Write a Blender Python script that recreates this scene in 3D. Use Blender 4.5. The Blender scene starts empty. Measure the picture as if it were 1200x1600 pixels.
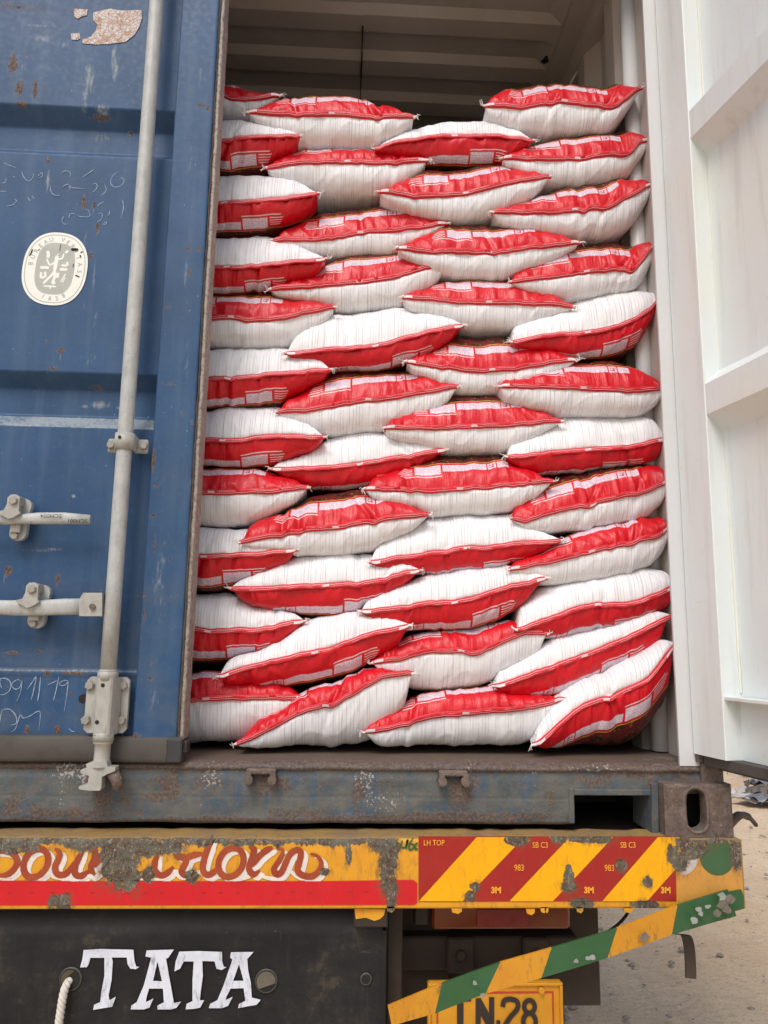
import bpy, math, random
import numpy as np
from mathutils import Vector, Matrix
R = math.radians
scene = bpy.context.scene

# ---------------------------------------------------------------- camera, light, exposure
cam = bpy.data.cameras.new('camera'); cam_o = bpy.data.objects.new('camera', cam)
scene.collection.objects.link(cam_o); scene.camera = cam_o
cam.sensor_fit = 'VERTICAL'; cam.sensor_height = 24.0; cam.lens = 1202/1600*24.0
cam.clip_start = .02; cam.clip_end = 900
r_, u_, f_ = Vector((0.998574,-0.051351,0.014621)), Vector((-0.023080,-0.168232,0.985477)), Vector((0.048146,0.984409,0.169177))
m = Matrix((r_, u_, -f_)).transposed().to_4x4(); m.translation = Vector((0.345000,-1.763000,1.650000))
cam_o.matrix_world = m

SUN_EL, SUN_AZ = 51, 203          # azimuth: clockwise from +Y
world = bpy.data.worlds.new('World'); scene.world = world; world.use_nodes = True
wn = world.node_tree.nodes; wl = world.node_tree.links
sky = wn.new('ShaderNodeTexSky'); sky.sky_type = 'NISHITA'; sky.sun_disc = False
sky.sun_elevation = R(SUN_EL); sky.sun_rotation = R(SUN_AZ)
sky.air_density = 1.0; sky.dust_density = 3.5; sky.ozone_density = 1.0
wl.new(sky.outputs[0], wn['Background'].inputs['Color']); wn['Background'].inputs['Strength'].default_value = .15
sl = bpy.data.lights.new('sun', 'SUN'); sl.energy = 1.5; sl.angle = R(22); sl.color = (1, .985, .97)
so = bpy.data.objects.new('sun', sl); scene.collection.objects.link(so)
az, el = R(SUN_AZ), R(SUN_EL)
so.rotation_euler = Vector((math.sin(az)*math.cos(el), math.cos(az)*math.cos(el), math.sin(el))).to_track_quat('Z', 'Y').to_euler()
so.location = (0, -5, 8)
vs = scene.view_settings; vs.view_transform = 'Standard'; vs.look = 'None'; vs.gamma = 1; vs.use_curve_mapping = False
vs.exposure = .03

# ---------------------------------------------------------------- helpers
rng = np.random.default_rng(7); rnd = random.Random(3)
_lat = rng.random((256, 256))
def vnoise(x, y, seed=0):
    x = np.asarray(x, float) + seed*17.31; y = np.asarray(y, float) + seed*9.73
    xi = np.floor(x).astype(int); yi = np.floor(y).astype(int); fx = x-xi; fy = y-yi
    fx = fx*fx*(3-2*fx); fy = fy*fy*(3-2*fy)
    g = lambda a, b: _lat[a & 255, b & 255]
    return (g(xi, yi)*(1-fx)+g(xi+1, yi)*fx)*(1-fy)+(g(xi, yi+1)*(1-fx)+g(xi+1, yi+1)*fx)*fy

def tag(o, label=None, cat=None, group=None, kind=None):
    if label: o['label'] = label
    if cat: o['category'] = cat
    if group: o['group'] = group
    if kind: o['kind'] = kind
    return o
def empty(name, loc, label=None, cat=None, group=None):
    o = bpy.data.objects.new(name, None); scene.collection.objects.link(o); o.location = loc; o.empty_display_size = .05
    return tag(o, label, cat, group)
def world_of(o):
    v = Vector((0, 0, 0))
    while o: v += o.location; o = o.parent
    return v
def link(name, me, parent=None, label=None):
    """me is in world coordinates; every ancestor is only translated"""
    o = bpy.data.objects.new(name, me); scene.collection.objects.link(o)
    if parent: o.location = -world_of(parent); o.parent = parent
    if label: o['label'] = label
    return o
class MB:
    def __init__(s): s.v = []; s.f = []; s.m = []; s.sm = []
    def add(s, vs_, fs, mi=0, smooth=False):
        b = len(s.v); s.v += [tuple(p) for p in vs_]; s.f += [tuple(b+i for i in f) for f in fs]; s.m += [mi]*len(fs); s.sm += [smooth]*len(fs)
        return s
    def box(s, x0, x1, y0, y1, z0, z1, mi=0):
        v = [(x, y, z) for z in (z0, z1) for y in (y0, y1) for x in (x0, x1)]
        return s.add(v, [(0, 2, 3, 1), (4, 5, 7, 6), (0, 1, 5, 4), (1, 3, 7, 5), (3, 2, 6, 7), (2, 0, 4, 6)], mi)
    def bbox(s, x0, x1, y0, y1, z0, z1, b=.003, mi=0):
        """box with chamfered edges"""
        c = []; 
        for X, sx in ((x0, 1), (x1, -1)):
            for Y, sy in ((y0, 1), (y1, -1)):
                for Z, sz in ((z0, 1), (z1, -1)):
                    c.append(((X+sx*b, Y+sy*b, Z), (X+sx*b, Y, Z+sz*b), (X, Y+sy*b, Z+sz*b)))
        v = [p for t in c for p in t]; id_ = lambda i, j, k, a: ((i*2+j)*2+k)*3+a
        f = []
        for k in (0, 1): f.append([id_(0, 0, k, 0), id_(1, 0, k, 0), id_(1, 1, k, 0), id_(0, 1, k, 0)])
        for j in (0, 1): f.append([id_(0, j, 0, 1), id_(1, j, 0, 1), id_(1, j, 1, 1), id_(0, j, 1, 1)])
        for i in (0, 1): f.append([id_(i, 0, 0, 2), id_(i, 1, 0, 2), id_(i, 1, 1, 2), id_(i, 0, 1, 2)])
        for j in (0, 1):
            for k in (0, 1): f.append([id_(0, j, k, 0), id_(1, j, k, 0), id_(1, j, k, 1), id_(0, j, k, 1)])
        for i in (0, 1):
            for k in (0, 1): f.append([id_(i, 0, k, 0), id_(i, 1, k, 0), id_(i, 1, k, 2), id_(i, 0, k, 2)])
        for i in (0, 1):
            for j in (0, 1): f.append([id_(i, j, 0, 1), id_(i, j, 1, 1), id_(i, j, 1, 2), id_(i, j, 0, 2)])
        for i in (0, 1):
            for j in (0, 1):
                for k in (0, 1): f.append([id_(i, j, k, 0), id_(i, j, k, 1), id_(i, j, k, 2)])
        return s.add(v, f, mi)
    def tube(s, pts, r, n=12, caps=True, mi=0, smooth=True):
        pts = [Vector(p) for p in pts]; rs = r if isinstance(r, (list, tuple)) else [r]*len(pts)
        t = (pts[1]-pts[0]).normalized(); a = t.orthogonal().normalized(); v = []
        for i, p in enumerate(pts):
            if i < len(pts)-1: t2 = (pts[i+1]-p)
            else: t2 = p-pts[i-1]
            if 0 < i < len(pts)-1: t2 = pts[i+1]-pts[i-1]
            if t2.length > 1e-9: t = t2.normalized()
            a = (a-t*a.dot(t)).normalized(); b = t.cross(a)
            for k in range(n):
                an = 2*math.pi*k/n; v.append(p+(a*math.cos(an)+b*math.sin(an))*rs[i])
        f = [(i*n+k, i*n+(k+1) % n, (i+1)*n+(k+1) % n, (i+1)*n+k) for i in range(len(pts)-1) for k in range(n)]
        s.add(v, f, mi, smooth)
        if caps:
            b0 = len(s.v)-len(v)
            s.f += [tuple(b0+k for k in reversed(range(n))), tuple(b0+(len(pts)-1)*n+k for k in range(n))]; s.m += [mi, mi]; s.sm += [False, False]
        return s
    def prism(s, poly, y0, y1, mi=0, axis='Y', smooth=False):
        """polygon of (x,z), extruded in Y (or (y,z) extruded in X); convex or mildly concave"""
        n = len(poly)
        g = (lambda p, q: (p[0], q, p[1])) if axis == 'Y' else (lambda p, q: (q, p[0], p[1]))
        v = [g(p, y0) for p in poly]+[g(p, y1) for p in poly]
        f = [tuple(range(n)), tuple(reversed(range(n, 2*n)))]
        s.add(v, f, mi); b = len(s.v)-2*n
        for i in range(n): s.f.append((b+i, b+n+i, b+n+(i+1) % n, b+(i+1) % n)); s.m.append(mi); s.sm.append(smooth)
        return s
    def bolt(s, x, y, z, r=.009, h=.008, rot=0., mi=0):
        """hex bolt head facing -Y with a small chamfer"""
        v = []
        for (q, rr) in ((y, r), (y-h*.75, r), (y-h, r*.82)):
            v += [(x+rr*math.cos(rot+k*math.pi/3), q, z+rr*math.sin(rot+k*math.pi/3)) for k in range(6)]
        f = [(i*6+k, i*6+(k+1) % 6, (i+1)*6+(k+1) % 6, (i+1)*6+k) for i in range(2) for k in range(6)]+[tuple(12+k for k in range(6))]
        return s.add(v, f, mi)
    def mesh(s, name, mats):
        me = bpy.data.meshes.new(name); me.from_pydata(s.v, [], s.f)
        for mm in (mats if isinstance(mats, (list, tuple)) else [mats]): me.materials.append(mm)
        me.polygons.foreach_set('material_index', s.m); me.polygons.foreach_set('use_smooth', s.sm)
        me.validate(); 
        import bmesh
        bm = bmesh.new(); bm.from_mesh(me); bmesh.ops.recalc_face_normals(bm, faces=bm.faces); bm.to_mesh(me); bm.free()
        return me
    def build(s, name, mats, parent=None, label=None): return link(name, s.mesh(name, mats), parent, label)

def grid_mesh(name, P, mat, attrs=None, smooth=True, uv=None, closed=False):
    """P (n,m,3) array of vertices"""
    n, m_ = P.shape[:2]; me = bpy.data.meshes.new(name)
    idx = np.arange(n*m_).reshape(n, m_)
    if closed: a = idx; b = np.roll(idx, -1, 1); q = np.stack([a[:-1], b[:-1], b[1:], a[1:]], -1).reshape(-1, 4)
    else: q = np.stack([idx[:-1, :-1], idx[:-1, 1:], idx[1:, 1:], idx[1:, :-1]], -1).reshape(-1, 4)
    me.vertices.add(n*m_); me.vertices.foreach_set('co', P.reshape(-1).astype(np.float32))
    me.loops.add(q.size); me.loops.foreach_set('vertex_index', q.reshape(-1).astype(np.int32))
    me.polygons.add(len(q)); me.polygons.foreach_set('loop_start', (np.arange(len(q))*4).astype(np.int32))
    me.polygons.foreach_set('use_smooth', np.full(len(q), smooth))
    me.update(calc_edges=True)
    for k, a in (attrs or {}).items():
        at = me.attributes.new(k, 'FLOAT', 'POINT'); at.data.foreach_set('value', np.ascontiguousarray(a).reshape(-1).astype(np.float32))
    if uv is not None:
        l = me.uv_layers.new(name='UVMap'); l.data.foreach_set('uv', uv.reshape(-1, 2)[q.reshape(-1)].reshape(-1).astype(np.float32))
    me.materials.append(mat); return me

# ---- node building
class NT:
    def __init__(s, name, rough=.5, bump=None):
        s.mat = bpy.data.materials.new(name); s.mat.use_nodes = True; s.t = s.mat.node_tree; s.n = s.t.nodes
        s.b = s.n['Principled BSDF']; s.b.inputs['Roughness'].default_value = rough
        s._pos = None
    def lk(s, a, sock):
        if isinstance(a, bpy.types.NodeSocket): s.t.links.new(a, sock)
        else:
            if isinstance(a, (tuple, list)) and len(a) == 3 and sock.type == 'RGBA': a = tuple(a)+(1,)
            sock.default_value = a
    def pos(s):
        if s._pos is None: s._pos = s.n.new('ShaderNodeNewGeometry').outputs['Position']
        return s._pos
    def m(s, op, a, b=0., c=0., clamp=False):
        n = s.n.new('ShaderNodeMath'); n.operation = op; n.use_clamp = clamp
        s.lk(a, n.inputs[0]); s.lk(b, n.inputs[1]); s.lk(c, n.inputs[2]); return n.outputs[0]
    def vm(s, op, a, b=(0, 0, 0), out=0):
        n = s.n.new('ShaderNodeVectorMath'); n.operation = op; s.lk(a, n.inputs[0]); s.lk(b, n.inputs[1]); return n.outputs[out]
    def noise(s, vec, scale, detail=3., rough=.55, dist=0., out='Fac', dim='3D'):
        n = s.n.new('ShaderNodeTexNoise'); n.noise_dimensions = dim
        if vec is not None: s.lk(vec, n.inputs['Vector'])
        n.inputs['Scale'].default_value = scale; n.inputs['Detail'].default_value = detail; n.inputs['Roughness'].default_value = rough; n.inputs['Distortion'].default_value = dist
        return n.outputs[out]
    def vor(s, vec, scale, feature='F1', out='Distance', rand=1.):
        n = s.n.new('ShaderNodeTexVoronoi'); n.feature = feature; s.lk(vec, n.inputs['Vector']); n.inputs['Scale'].default_value = scale; n.inputs['Randomness'].default_value = rand
        return n.outputs[out]
    def scl(s, vec, v): return s.vm('MULTIPLY', vec, v)
    def mix(s, f, a, b, mode='MIX'):
        n = s.n.new('ShaderNodeMix'); n.data_type = 'RGBA'; n.blend_type = mode; n.clamp_factor = True
        s.lk(f, n.inputs[0]); s.lk(a, n.inputs[6]); s.lk(b, n.inputs[7]); return n.outputs[2]
    def step(s, x, lo, hi):
        n = s.n.new('ShaderNodeMapRange'); n.interpolation_type = 'SMOOTHSTEP'
        s.lk(x, n.inputs[0]); n.inputs[1].default_value = lo; n.inputs[2].default_value = hi; return n.outputs[0]
    def attr(s, name):
        n = s.n.new('ShaderNodeAttribute'); n.attribute_name = name; return n.outputs['Fac']
    def xyz(s, v):
        n = s.n.new('ShaderNodeSeparateXYZ'); s.lk(v, n.inputs[0]); return n.outputs
    def comb(s, x, y, z=0.):
        n = s.n.new('ShaderNodeCombineXYZ'); s.lk(x, n.inputs[0]); s.lk(y, n.inputs[1]); s.lk(z, n.inputs[2]); return n.outputs[0]
    def bump(s, h, dist=.001, strength=1., prev=None):
        n = s.n.new('ShaderNodeBump'); n.inputs['Distance'].default_value = dist; n.inputs['Strength'].default_value = strength
        s.lk(h, n.inputs['Height']); 
        if prev is not None: s.lk(prev, n.inputs['Normal'])
        return n.outputs[0]
    def out(s, col=None, rough=None, normal=None, metal=None, spec=None):
        if col is not None: s.lk(col, s.b.inputs['Base Color'])
        if rough is not None: s.lk(rough, s.b.inputs['Roughness'])
        if normal is not None: s.lk(normal, s.b.inputs['Normal'])
        if metal is not None: s.lk(metal, s.b.inputs['Metallic'])
        if spec is not None: s.b.inputs['Specular IOR Level'].default_value = spec
        return s.mat

def rust_col(k, p, sc=60):
    n1 = k.noise(p, sc, 5, .65); n2 = k.noise(p, sc*4, 3, .6)
    c = k.mix(k.step(n1, .35, .65), (.045, .03, .024), (.15, .075, .042))
    c = k.mix(k.step(n2, .52, .66), c, (.22, .2, .17)); return c

# blue paint with worn spots; attributes rust, pale, dark painted per vertex
def mat_blue():
    k = NT('blue_container_paint', .42); p = k.pos()
    big = k.noise(p, 5, 4, .6); fine = k.noise(p, 70, 4, .6); zz_ = k.xyz(p)[2]; streak = k.noise(k.scl(p, (28, 28, 1.6)), 1, 4, .6)
    c = k.mix(k.step(big, .3, .7), (.0145, .058, .142), (.023, .078, .182))
    c = k.mix(k.m('MULTIPLY', k.step(streak, .45, .75), .35), c, (.07, .13, .22))
    c = k.mix(k.m('MULTIPLY', k.step(fine, .5, .75), .22), c, (.09, .14, .21))
    c = k.mix(k.m('MULTIPLY', k.m('MULTIPLY', k.step(k.noise(k.scl(p, (6, 6, 9)), 1, 6, .7), .42, .66), .26), k.m('SUBTRACT', 1.25, k.step(zz_, 1.4, 2.2))), c, (.12, .13, .13))
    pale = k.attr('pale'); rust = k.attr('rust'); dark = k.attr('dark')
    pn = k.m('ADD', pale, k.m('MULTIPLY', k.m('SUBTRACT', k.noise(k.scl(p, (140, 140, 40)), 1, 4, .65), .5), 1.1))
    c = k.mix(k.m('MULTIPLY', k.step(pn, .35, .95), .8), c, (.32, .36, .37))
    c = k.mix(k.m('MULTIPLY', dark, .6), c, (.03, .035, .045))
    rn = k.m('ADD', rust, k.m('MULTIPLY', k.m('SUBTRACT', k.noise(p, 110, 4, .65), .5), 1.3))
    c = k.mix(k.m('MULTIPLY', k.step(rn, .3, .55), .35), c, (.2, .15, .11))
    rm = k.step(rn, .5, .62)
    c = k.mix(rm, c, rust_col(k, p, 90))
    # small random chips
    ch = k.step(k.noise(p, 42, 5, .7), .715, .74); c = k.mix(ch, c, (.13, .075, .05))
    ch2 = k.step(k.noise(k.scl(p, (1, 1, .6)), 150, 2, .5), .74, .78); c = k.mix(k.m('MULTIPLY', ch2, .6), c, (.3, .36, .42))
    h = k.m('ADD', k.m('MULTIPLY', rm, -1.), k.m('MULTIPLY', big, 2.))
    return k.out(c, k.m('ADD', .36, k.m('MULTIPLY', k.m('MAXIMUM', rm, fine), .35)), k.bump(h, .0012, .6), spec=.35)

def mat_sill():
    k = NT('rusty_blue_grey_steel', .6); p = k.pos(); z = k.xyz(p)[2]; x = k.xyz(p)[0]
    big = k.noise(k.scl(p, (1, 1, 1.5)), 9, 5, .65); mid = k.noise(p, 38, 5, .7); fine = k.noise(p, 160, 4, .65)
    drip = k.noise(k.scl(p, (45, 45, 4)), 1, 4, .6)
    c = k.mix(k.step(big, .35, .65), (.112, .115, .105), (.06, .078, .088))
    c = k.mix(k.m('MULTIPLY', k.step(k.m('ADD', k.m('MULTIPLY', drip, .7), k.m('MULTIPLY', big, .5)), .6, .74), .7), c, (.035, .085, .155))
    c = k.mix(k.m('MULTIPLY', k.step(mid, .45, .7), .5), c, (.17, .155, .13))
    r = k.m('ADD', k.attr('rust'), k.m('ADD', k.m('ADD', .1, k.m('MULTIPLY', k.m('SUBTRACT', mid, .5), 2.3)), k.m('MULTIPLY', k.m('SUBTRACT', big, .5), 1.4)))
    rm = k.step(r, .2, .72)
    rc = k.mix(k.step(fine, .35, .7), (.065, .043, .034), (.165, .115, .088))
    c = k.mix(k.m('MULTIPLY', rm, .85), c, rc)
    w = k.step(k.m('ADD', k.attr('pale'), k.m('MULTIPLY', k.m('SUBTRACT', fine, .5), 2.3)), .55, .7)
    c = k.mix(k.m('MULTIPLY', w, .85), c, (.42, .41, .38))
    sp = k.step(k.noise(p, 240, 2, .5), .735, .76); c = k.mix(k.m('MULTIPLY', sp, .7), c, (.45, .43, .38))
    h = k.m('ADD', k.m('MULTIPLY', rm, -.6), k.m('ADD', k.m('MULTIPLY', fine, .5), k.m('MULTIPLY', mid, .9)))
    return k.out(c, .68, k.bump(h, .0022, .8))

def mat_brownrust():
    k = NT('brown_rusted_steel', .75); p = k.pos(); mid = k.noise(p, 30, 5, .7); fine = k.noise(p, 190, 4, .7)
    c = k.mix(k.step(mid, .3, .7), (.098, .07, .057), (.20, .15, .123))
    c = k.mix(k.m('MULTIPLY', k.step(fine, .4, .7), .5), c, (.05, .034, .028))
    c = k.mix(k.m('MULTIPLY', k.step(k.noise(p, 260, 3, .6), .66, .7), .8), c, (.4, .36, .31))
    c = k.mix(k.m('MULTIPLY', k.step(k.noise(p, 12, 3, .6), .55, .7), .6), c, (.11, .115, .115))
    return k.out(c, .75, k.bump(k.m('ADD', fine, mid), .002, .8))

def mat_galv(name='grey_galvanised_metal', base=(.45, .47, .455), dirt=.62):
    k = NT(name, .45); p = k.pos(); a = k.noise(p, 30, 5, .65); b = k.noise(k.scl(p, (90, 90, 22)), 1, 5, .7); f = k.noise(p, 300, 3, .6)
    c = k.mix(k.step(a, .35, .7), base, tuple(q*.82 for q in base))
    c = k.mix(k.m('MULTIPLY', k.step(b, .5, .78), dirt), c, (.22, .21, .18))
    c = k.mix(k.m('MULTIPLY', k.step(k.noise(p, 75, 5, .7), .66, .7), .7), c, (.16, .13, .105))
    return k.out(c, .5, k.bump(k.m('ADD', k.m('MULTIPLY', f, .4), b), .0009, .6), metal=.0)

def mat_white(name='off_white_container_paint', base=(.69, .745, .75), stain=.5, warm=(.70, .73, .66)):
    k = NT(name, .4); p = k.pos(); a = k.noise(p, 2.6, 4, .6); s = k.noise(k.scl(p, (26, 26, 2.)), 1, 4, .6); f = k.noise(p, 55, 5, .65)
    c = k.mix(k.m('MULTIPLY', k.step(a, .42, .68), .75), base, warm)
    c = k.mix(k.m('MULTIPLY', k.step(s, .5, .8), stain), c, (.48, .48, .45))
    c = k.mix(k.m('MULTIPLY', k.step(f, .56, .75), .22), c, (.52, .5, .43))
    ch = k.step(k.noise(p, 48, 5, .72), .735, .75); c = k.mix(k.m('MULTIPLY', ch, .75), c, (.2, .18, .16))
    sc = k.step(k.noise(k.scl(p, (4, 14, 60)), 2, 4, .6), .7, .74); c = k.mix(k.m('MULTIPLY', sc, .25), c, (.35, .34, .33))
    return k.out(c, .42, k.bump(k.m('ADD', a, k.m('MULTIPLY', f, .25)), .0015, .5))

def wear_mask(k, blobs, band=None, amp=.6, sc=75):
    """rust patches of given shape: blobs (x, z, rx, rz) with a ragged edge; returns 0..1"""
    p = k.pos(); o = k.xyz(p)
    n = k.m('MULTIPLY', k.m('SUBTRACT', k.noise(p, sc, 5, .7), .5), amp*2)
    best = None
    for (x, z, rx, rz) in blobs:
        d = k.vm('LENGTH', k.comb(k.m('DIVIDE', k.m('SUBTRACT', o[0], x), rx), k.m('DIVIDE', k.m('SUBTRACT', o[2], z), rz)), out=1)
        best = d if best is None else k.m('MINIMUM', best, d)
    v = k.m('SUBTRACT', 1., best)
    if band:      # rust hanging from the top edge between x0 and x1, depth h
        for (x0, x1, z, h) in band:
            nn = k.noise(k.comb(o[0], 0., 0.), 26, 5, .68)
            dz = k.m('DIVIDE', k.m('SUBTRACT', o[2], k.m('SUBTRACT', z, k.m('MULTIPLY', k.m('SUBTRACT', nn, .3), h*2.6))), .006)
            inx = k.m('MULTIPLY', k.step(o[0], x0-.01, x0+.01), k.m('SUBTRACT', 1., k.step(o[0], x1-.01, x1+.01)))
            bb = k.m('MINIMUM', dz, k.m('SUBTRACT', k.m('MULTIPLY', inx, 3.), 1.5))
            v = k.m('MAXIMUM', v, bb)
    return k.step(k.m('ADD', v, n), .0, .12), k.step(k.m('ADD', v, k.m('MULTIPLY', n, 1.3)), -.75, .05)

BLOBS = [(x, z, a/700, b/735) for (x, z), (a, b) in zip(
    [(-0.1039,1.2160),(-0.0903,1.1703),(-0.0377,1.2372),(0.4484,1.2105),(0.4560,1.1417),(0.4345,1.2459),(0.3654,1.2154),(0.3158,1.1828),(-0.2185,1.1204),(-0.0443,1.1777),(0.7203,1.2479),(0.8109,1.2558),(0.8535,1.2533),(0.8949,1.2522),(0.8280,1.1704),(0.8276,1.1553),(0.9425,1.1959),(0.6204,1.1354),(0.9976,1.1629),(1.0957,1.2397),(1.0691,1.2114),(1.0513,1.2165),(1.1176,1.2566),(0.6299,1.1541),(0.8565,1.1201),(0.9902,1.1175),(0.0443,1.1728),(1.1927,1.2244),(-0.3121,1.2391),(-0.1808,1.2394)],
    [(30,48),(22,20),(46,20),(15,50),(9,28),(22,18),(5,16),(8,6),(18,16),(9,13),(20,11),(16,12),(22,10),(22,11),(8,20),(12,9),(9,10),(9,9),(8,8),(26,26),(16,22),(8,16),(45,14),(8,7),(20,8),(22,8),(10,10),(10,30),(34,18),(30,14)])]
ZTOP = 1.2455
BAND = [(-.9, .438, ZTOP, .022), (1.09, 1.24, ZTOP, .006)]
def mat_beam(name, col, rough=.5, blotch=.3, col2=None, amp=.62, dirt=(.12, .08, .05), wear=True, metal_bits=True):
    k = NT(name, rough); p = k.pos(); a = k.noise(p, 14, 4, .6); f = k.noise(k.scl(p, (1, 1, .35)), 90, 5, .7)
    c = k.mix(k.m('MULTIPLY', k.step(a, .4, .7), .6), col, col2 or tuple(q*.8 for q in col))
    c = k.mix(k.m('MULTIPLY', k.step(f, .5, .75), blotch), c, dirt)
    nrm = k.m('MULTIPLY', f, .3)
    if wear:
        w, soft = wear_mask(k, BLOBS, BAND, amp)
        c = k.mix(k.m('MULTIPLY', soft, k.m('MULTIPLY', k.step(f, .4, .62), .6)), c, (.13, .075, .035))
        n1 = k.noise(p, 130, 5, .7); n2 = k.noise(p, 260, 3, .6)
        rc = k.mix(k.step(n1, .3, .7), (.05, .033, .024), (.14, .095, .06))
        rc = k.mix(k.step(k.noise(p, 45, 5, .7), .46, .6), rc, (.12, .115, .085)); rc = k.mix(k.m('MULTIPLY', k.step(k.noise(k.scl(p, (150, 150, 60)), 1, 4, .65), .57, .64), .8), rc, (.25, .225, .175))
        rc = k.mix(k.m('MULTIPLY', k.step(n2, .62, .68), .7), rc, (.42, .40, .34)); rc = k.mix(k.m('MULTIPLY', k.step(k.noise(p, 55, 4, .7), .62, .66), .6), rc, (.48, .25, .03))
        rc = k.mix(k.step(k.noise(p, 60, 3, .6), .58, .68), rc, (.09, .1, .075))
        c = k.mix(w, c, rc); nrm = k.m('ADD', nrm, k.m('ADD', k.m('MULTIPLY', w, -1.2), k.m('MULTIPLY', k.m('MULTIPLY', w, n1), 1.4)))
        rough = k.m('ADD', rough, k.m('MULTIPLY', w, .25))
    return k.out(c, rough, k.bump(nrm, .0016, .9))

def mat_plain(name, col, rough=.6, var=.25, sc=40, bump=.0006, dark=None, spec=None):
    k = NT(name, rough); p = k.pos(); a = k.noise(p, sc, 5, .65); b = k.noise(p, sc/6, 3, .6)
    c = k.mix(k.m('MULTIPLY', k.step(a, .4, .7), var), col, dark or tuple(q*.55 for q in col))
    c = k.mix(k.m('MULTIPLY', k.step(b, .4, .7), var), c, tuple(min(1, q*1.35+.01) for q in col))
    return k.out(c, rough, k.bump(a, bump, .7), spec=spec)

def mat_sack():
    k = NT('printed_woven_sack', .4)
    uvn = k.n.new('ShaderNodeUVMap'); uvn.uv_map = 'UVMap'; o = k.xyz(uvn.outputs[0]); u = o[0]; v = o[1]
    rndn = k.n.new('ShaderNodeObjectInfo').outputs['Random']
    seed = k.m('MULTIPLY', rndn, 37.)
    uu = k.m('ADD', u, seed)
    red_side = k.m('GREATER_THAN', v, 0.)
    av = k.m('ABSOLUTE', v)
    # ---- white woven back with fine grey lines running away from the seam
    warp = k.m('MULTIPLY', k.m('SUBTRACT', k.noise(k.comb(k.m('MULTIPLY', uu, 9.), k.m('MULTIPLY', v, 5.), 0.), 1., 3, .6), .5), .006)
    ul = k.m('ADD', uu, warp)
    l1 = k.noise(k.comb(k.m('MULTIPLY', ul, 260.), k.m('MULTIPLY', v, 3.), 1.), 1., 3, .7)
    l2 = k.noise(k.comb(k.m('MULTIPLY', ul, 620.), k.m('MULTIPLY', v, 5.), 5.), 1., 2, .6)
    wl = k.m('MULTIPLY', k.step(l1, .5, .68), .26)
    # gaps between the tapes of the woven fabric, unevenly spaced
    g = k.m('ABSOLUTE', k.m('SUBTRACT', k.m('FRACT', k.m('MULTIPLY', k.m('ADD', ul, k.m('MULTIPLY', k.noise(k.comb(k.m('MULTIPLY', ul, 40.), 0., 0.), 1., 2, .5), .03)), 125.)), .5))
    gl = k.m('MULTIPLY', k.m('SUBTRACT', 1., k.step(g, .03, .13)), k.step(k.noise(k.comb(k.m('MULTIPLY', ul, 70.), k.m('MULTIPLY', v, 9.), 3.), 1., 2, .5), .34, .58))
    wc = k.mix(wl, (.81, .815, .835), (.5, .5, .53))
    wc = k.mix(k.m('MULTIPLY', gl, .27), wc, (.28, .28, .31))
    wc = k.mix(k.m('MULTIPLY', k.step(k.noise(k.comb(k.m('MULTIPLY', uu, 9.), k.m('MULTIPLY', v, 14.), 8.), 1., 3, .6), .45, .75), .3), wc, (.66, .62, .55))
    # ---- printed front
    nz = k.noise(k.comb(k.m('MULTIPLY', uu, 30.), k.m('MULTIPLY', v, 50.), 2.), 1., 3, .6)
    rc = k.mix(k.m('MULTIPLY', k.step(nz, .4, .7), .5), (.62, .006, .016), (.46, .003, .010))
    def rect(u0, u1, v0, v1, e=.0006):
        a_ = k.m('MULTIPLY', k.step(u, u0-e, u0+e), k.m('SUBTRACT', 1., k.step(u, u1-e, u1+e)))
        b_ = k.m('MULTIPLY', k.step(v, v0-e, v0+e), k.m('SUBTRACT', 1., k.step(v, v1-e, v1+e)))
        return k.m('MULTIPLY', a_, b_)
    row = k.m('MULTIPLY', v, 235.); fr = k.m('FRACT', row); fl = k.m('FLOOR', row)
    t = k.noise(k.comb(k.m('MULTIPLY', u, 900.), k.m('MULTIPLY', fl, 7.3), 0.), 1., 1, .5)
    txt = k.m('MULTIPLY', k.step(t, .44, .5), k.m('MULTIPLY', k.step(fr, .22, .3), k.m('SUBTRACT', 1., k.step(fr, .68, .76))))
    V0, V1 = .056, .079
    lab = k.m('MAXIMUM', rect(-.113, -.047, .048, .079), rect(-.042, .072, V0, V1))
    lab = k.m('MAXIMUM', lab, k.m('MAXIMUM', rect(.075, .097, V0, V1), rect(.100, .13, V0, V1)))
    lines = k.m('MULTIPLY', rect(-.15, -.045, .041, .0437), 1.)
    for j in range(4): lines = k.m('MAXIMUM', lines, rect(-.155+.003*j, -.119, .049+.007*j, .0518+.007*j))
    pic = k.m('MULTIPLY', rect(.079, .093, .060, .075), k.step(k.noise(k.comb(k.m('MULTIPLY', u, 230.), k.m('MULTIPLY', v, 230.), 0.), 1., 1, .5), .5, .54))
    lc = k.mix(txt, (.70, .64, .68), (.46, .19, .34)); lc = k.mix(pic, lc, (.5, .02, .06))
    c = k.mix(k.m('MAXIMUM', lab, k.m('MULTIPLY', lines, .9)), rc, k.mix(lab, (.72, .6, .62), lc))
    # art beyond the label: gold rule, dark ground, gold and green flecks
    art = k.step(v, .0835, .0845)
    an = k.noise(k.comb(k.m('MULTIPLY', u, 70.), k.m('MULTIPLY', v, 90.), 4.), 1., 4, .7); an2 = k.noise(k.comb(k.m('MULTIPLY', u, 26.), k.m('MULTIPLY', v, 40.), 9.), 1., 3, .6)
    ac = k.mix(k.step(an2, .42, .5), (.03, .012, .008), (.13, .012, .012))
    ac = k.mix(k.step(an, .6, .64), ac, (.34, .2, .03)); ac = k.mix(k.step(an, .68, .72), ac, (.10, .16, .03))
    ac = k.mix(k.m('MULTIPLY', k.step(v, .0845, .085), k.m('SUBTRACT', 1., k.step(v, .0868, .0878))), ac, (.5, .34, .06))
    c = k.mix(art, c, ac)
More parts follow.
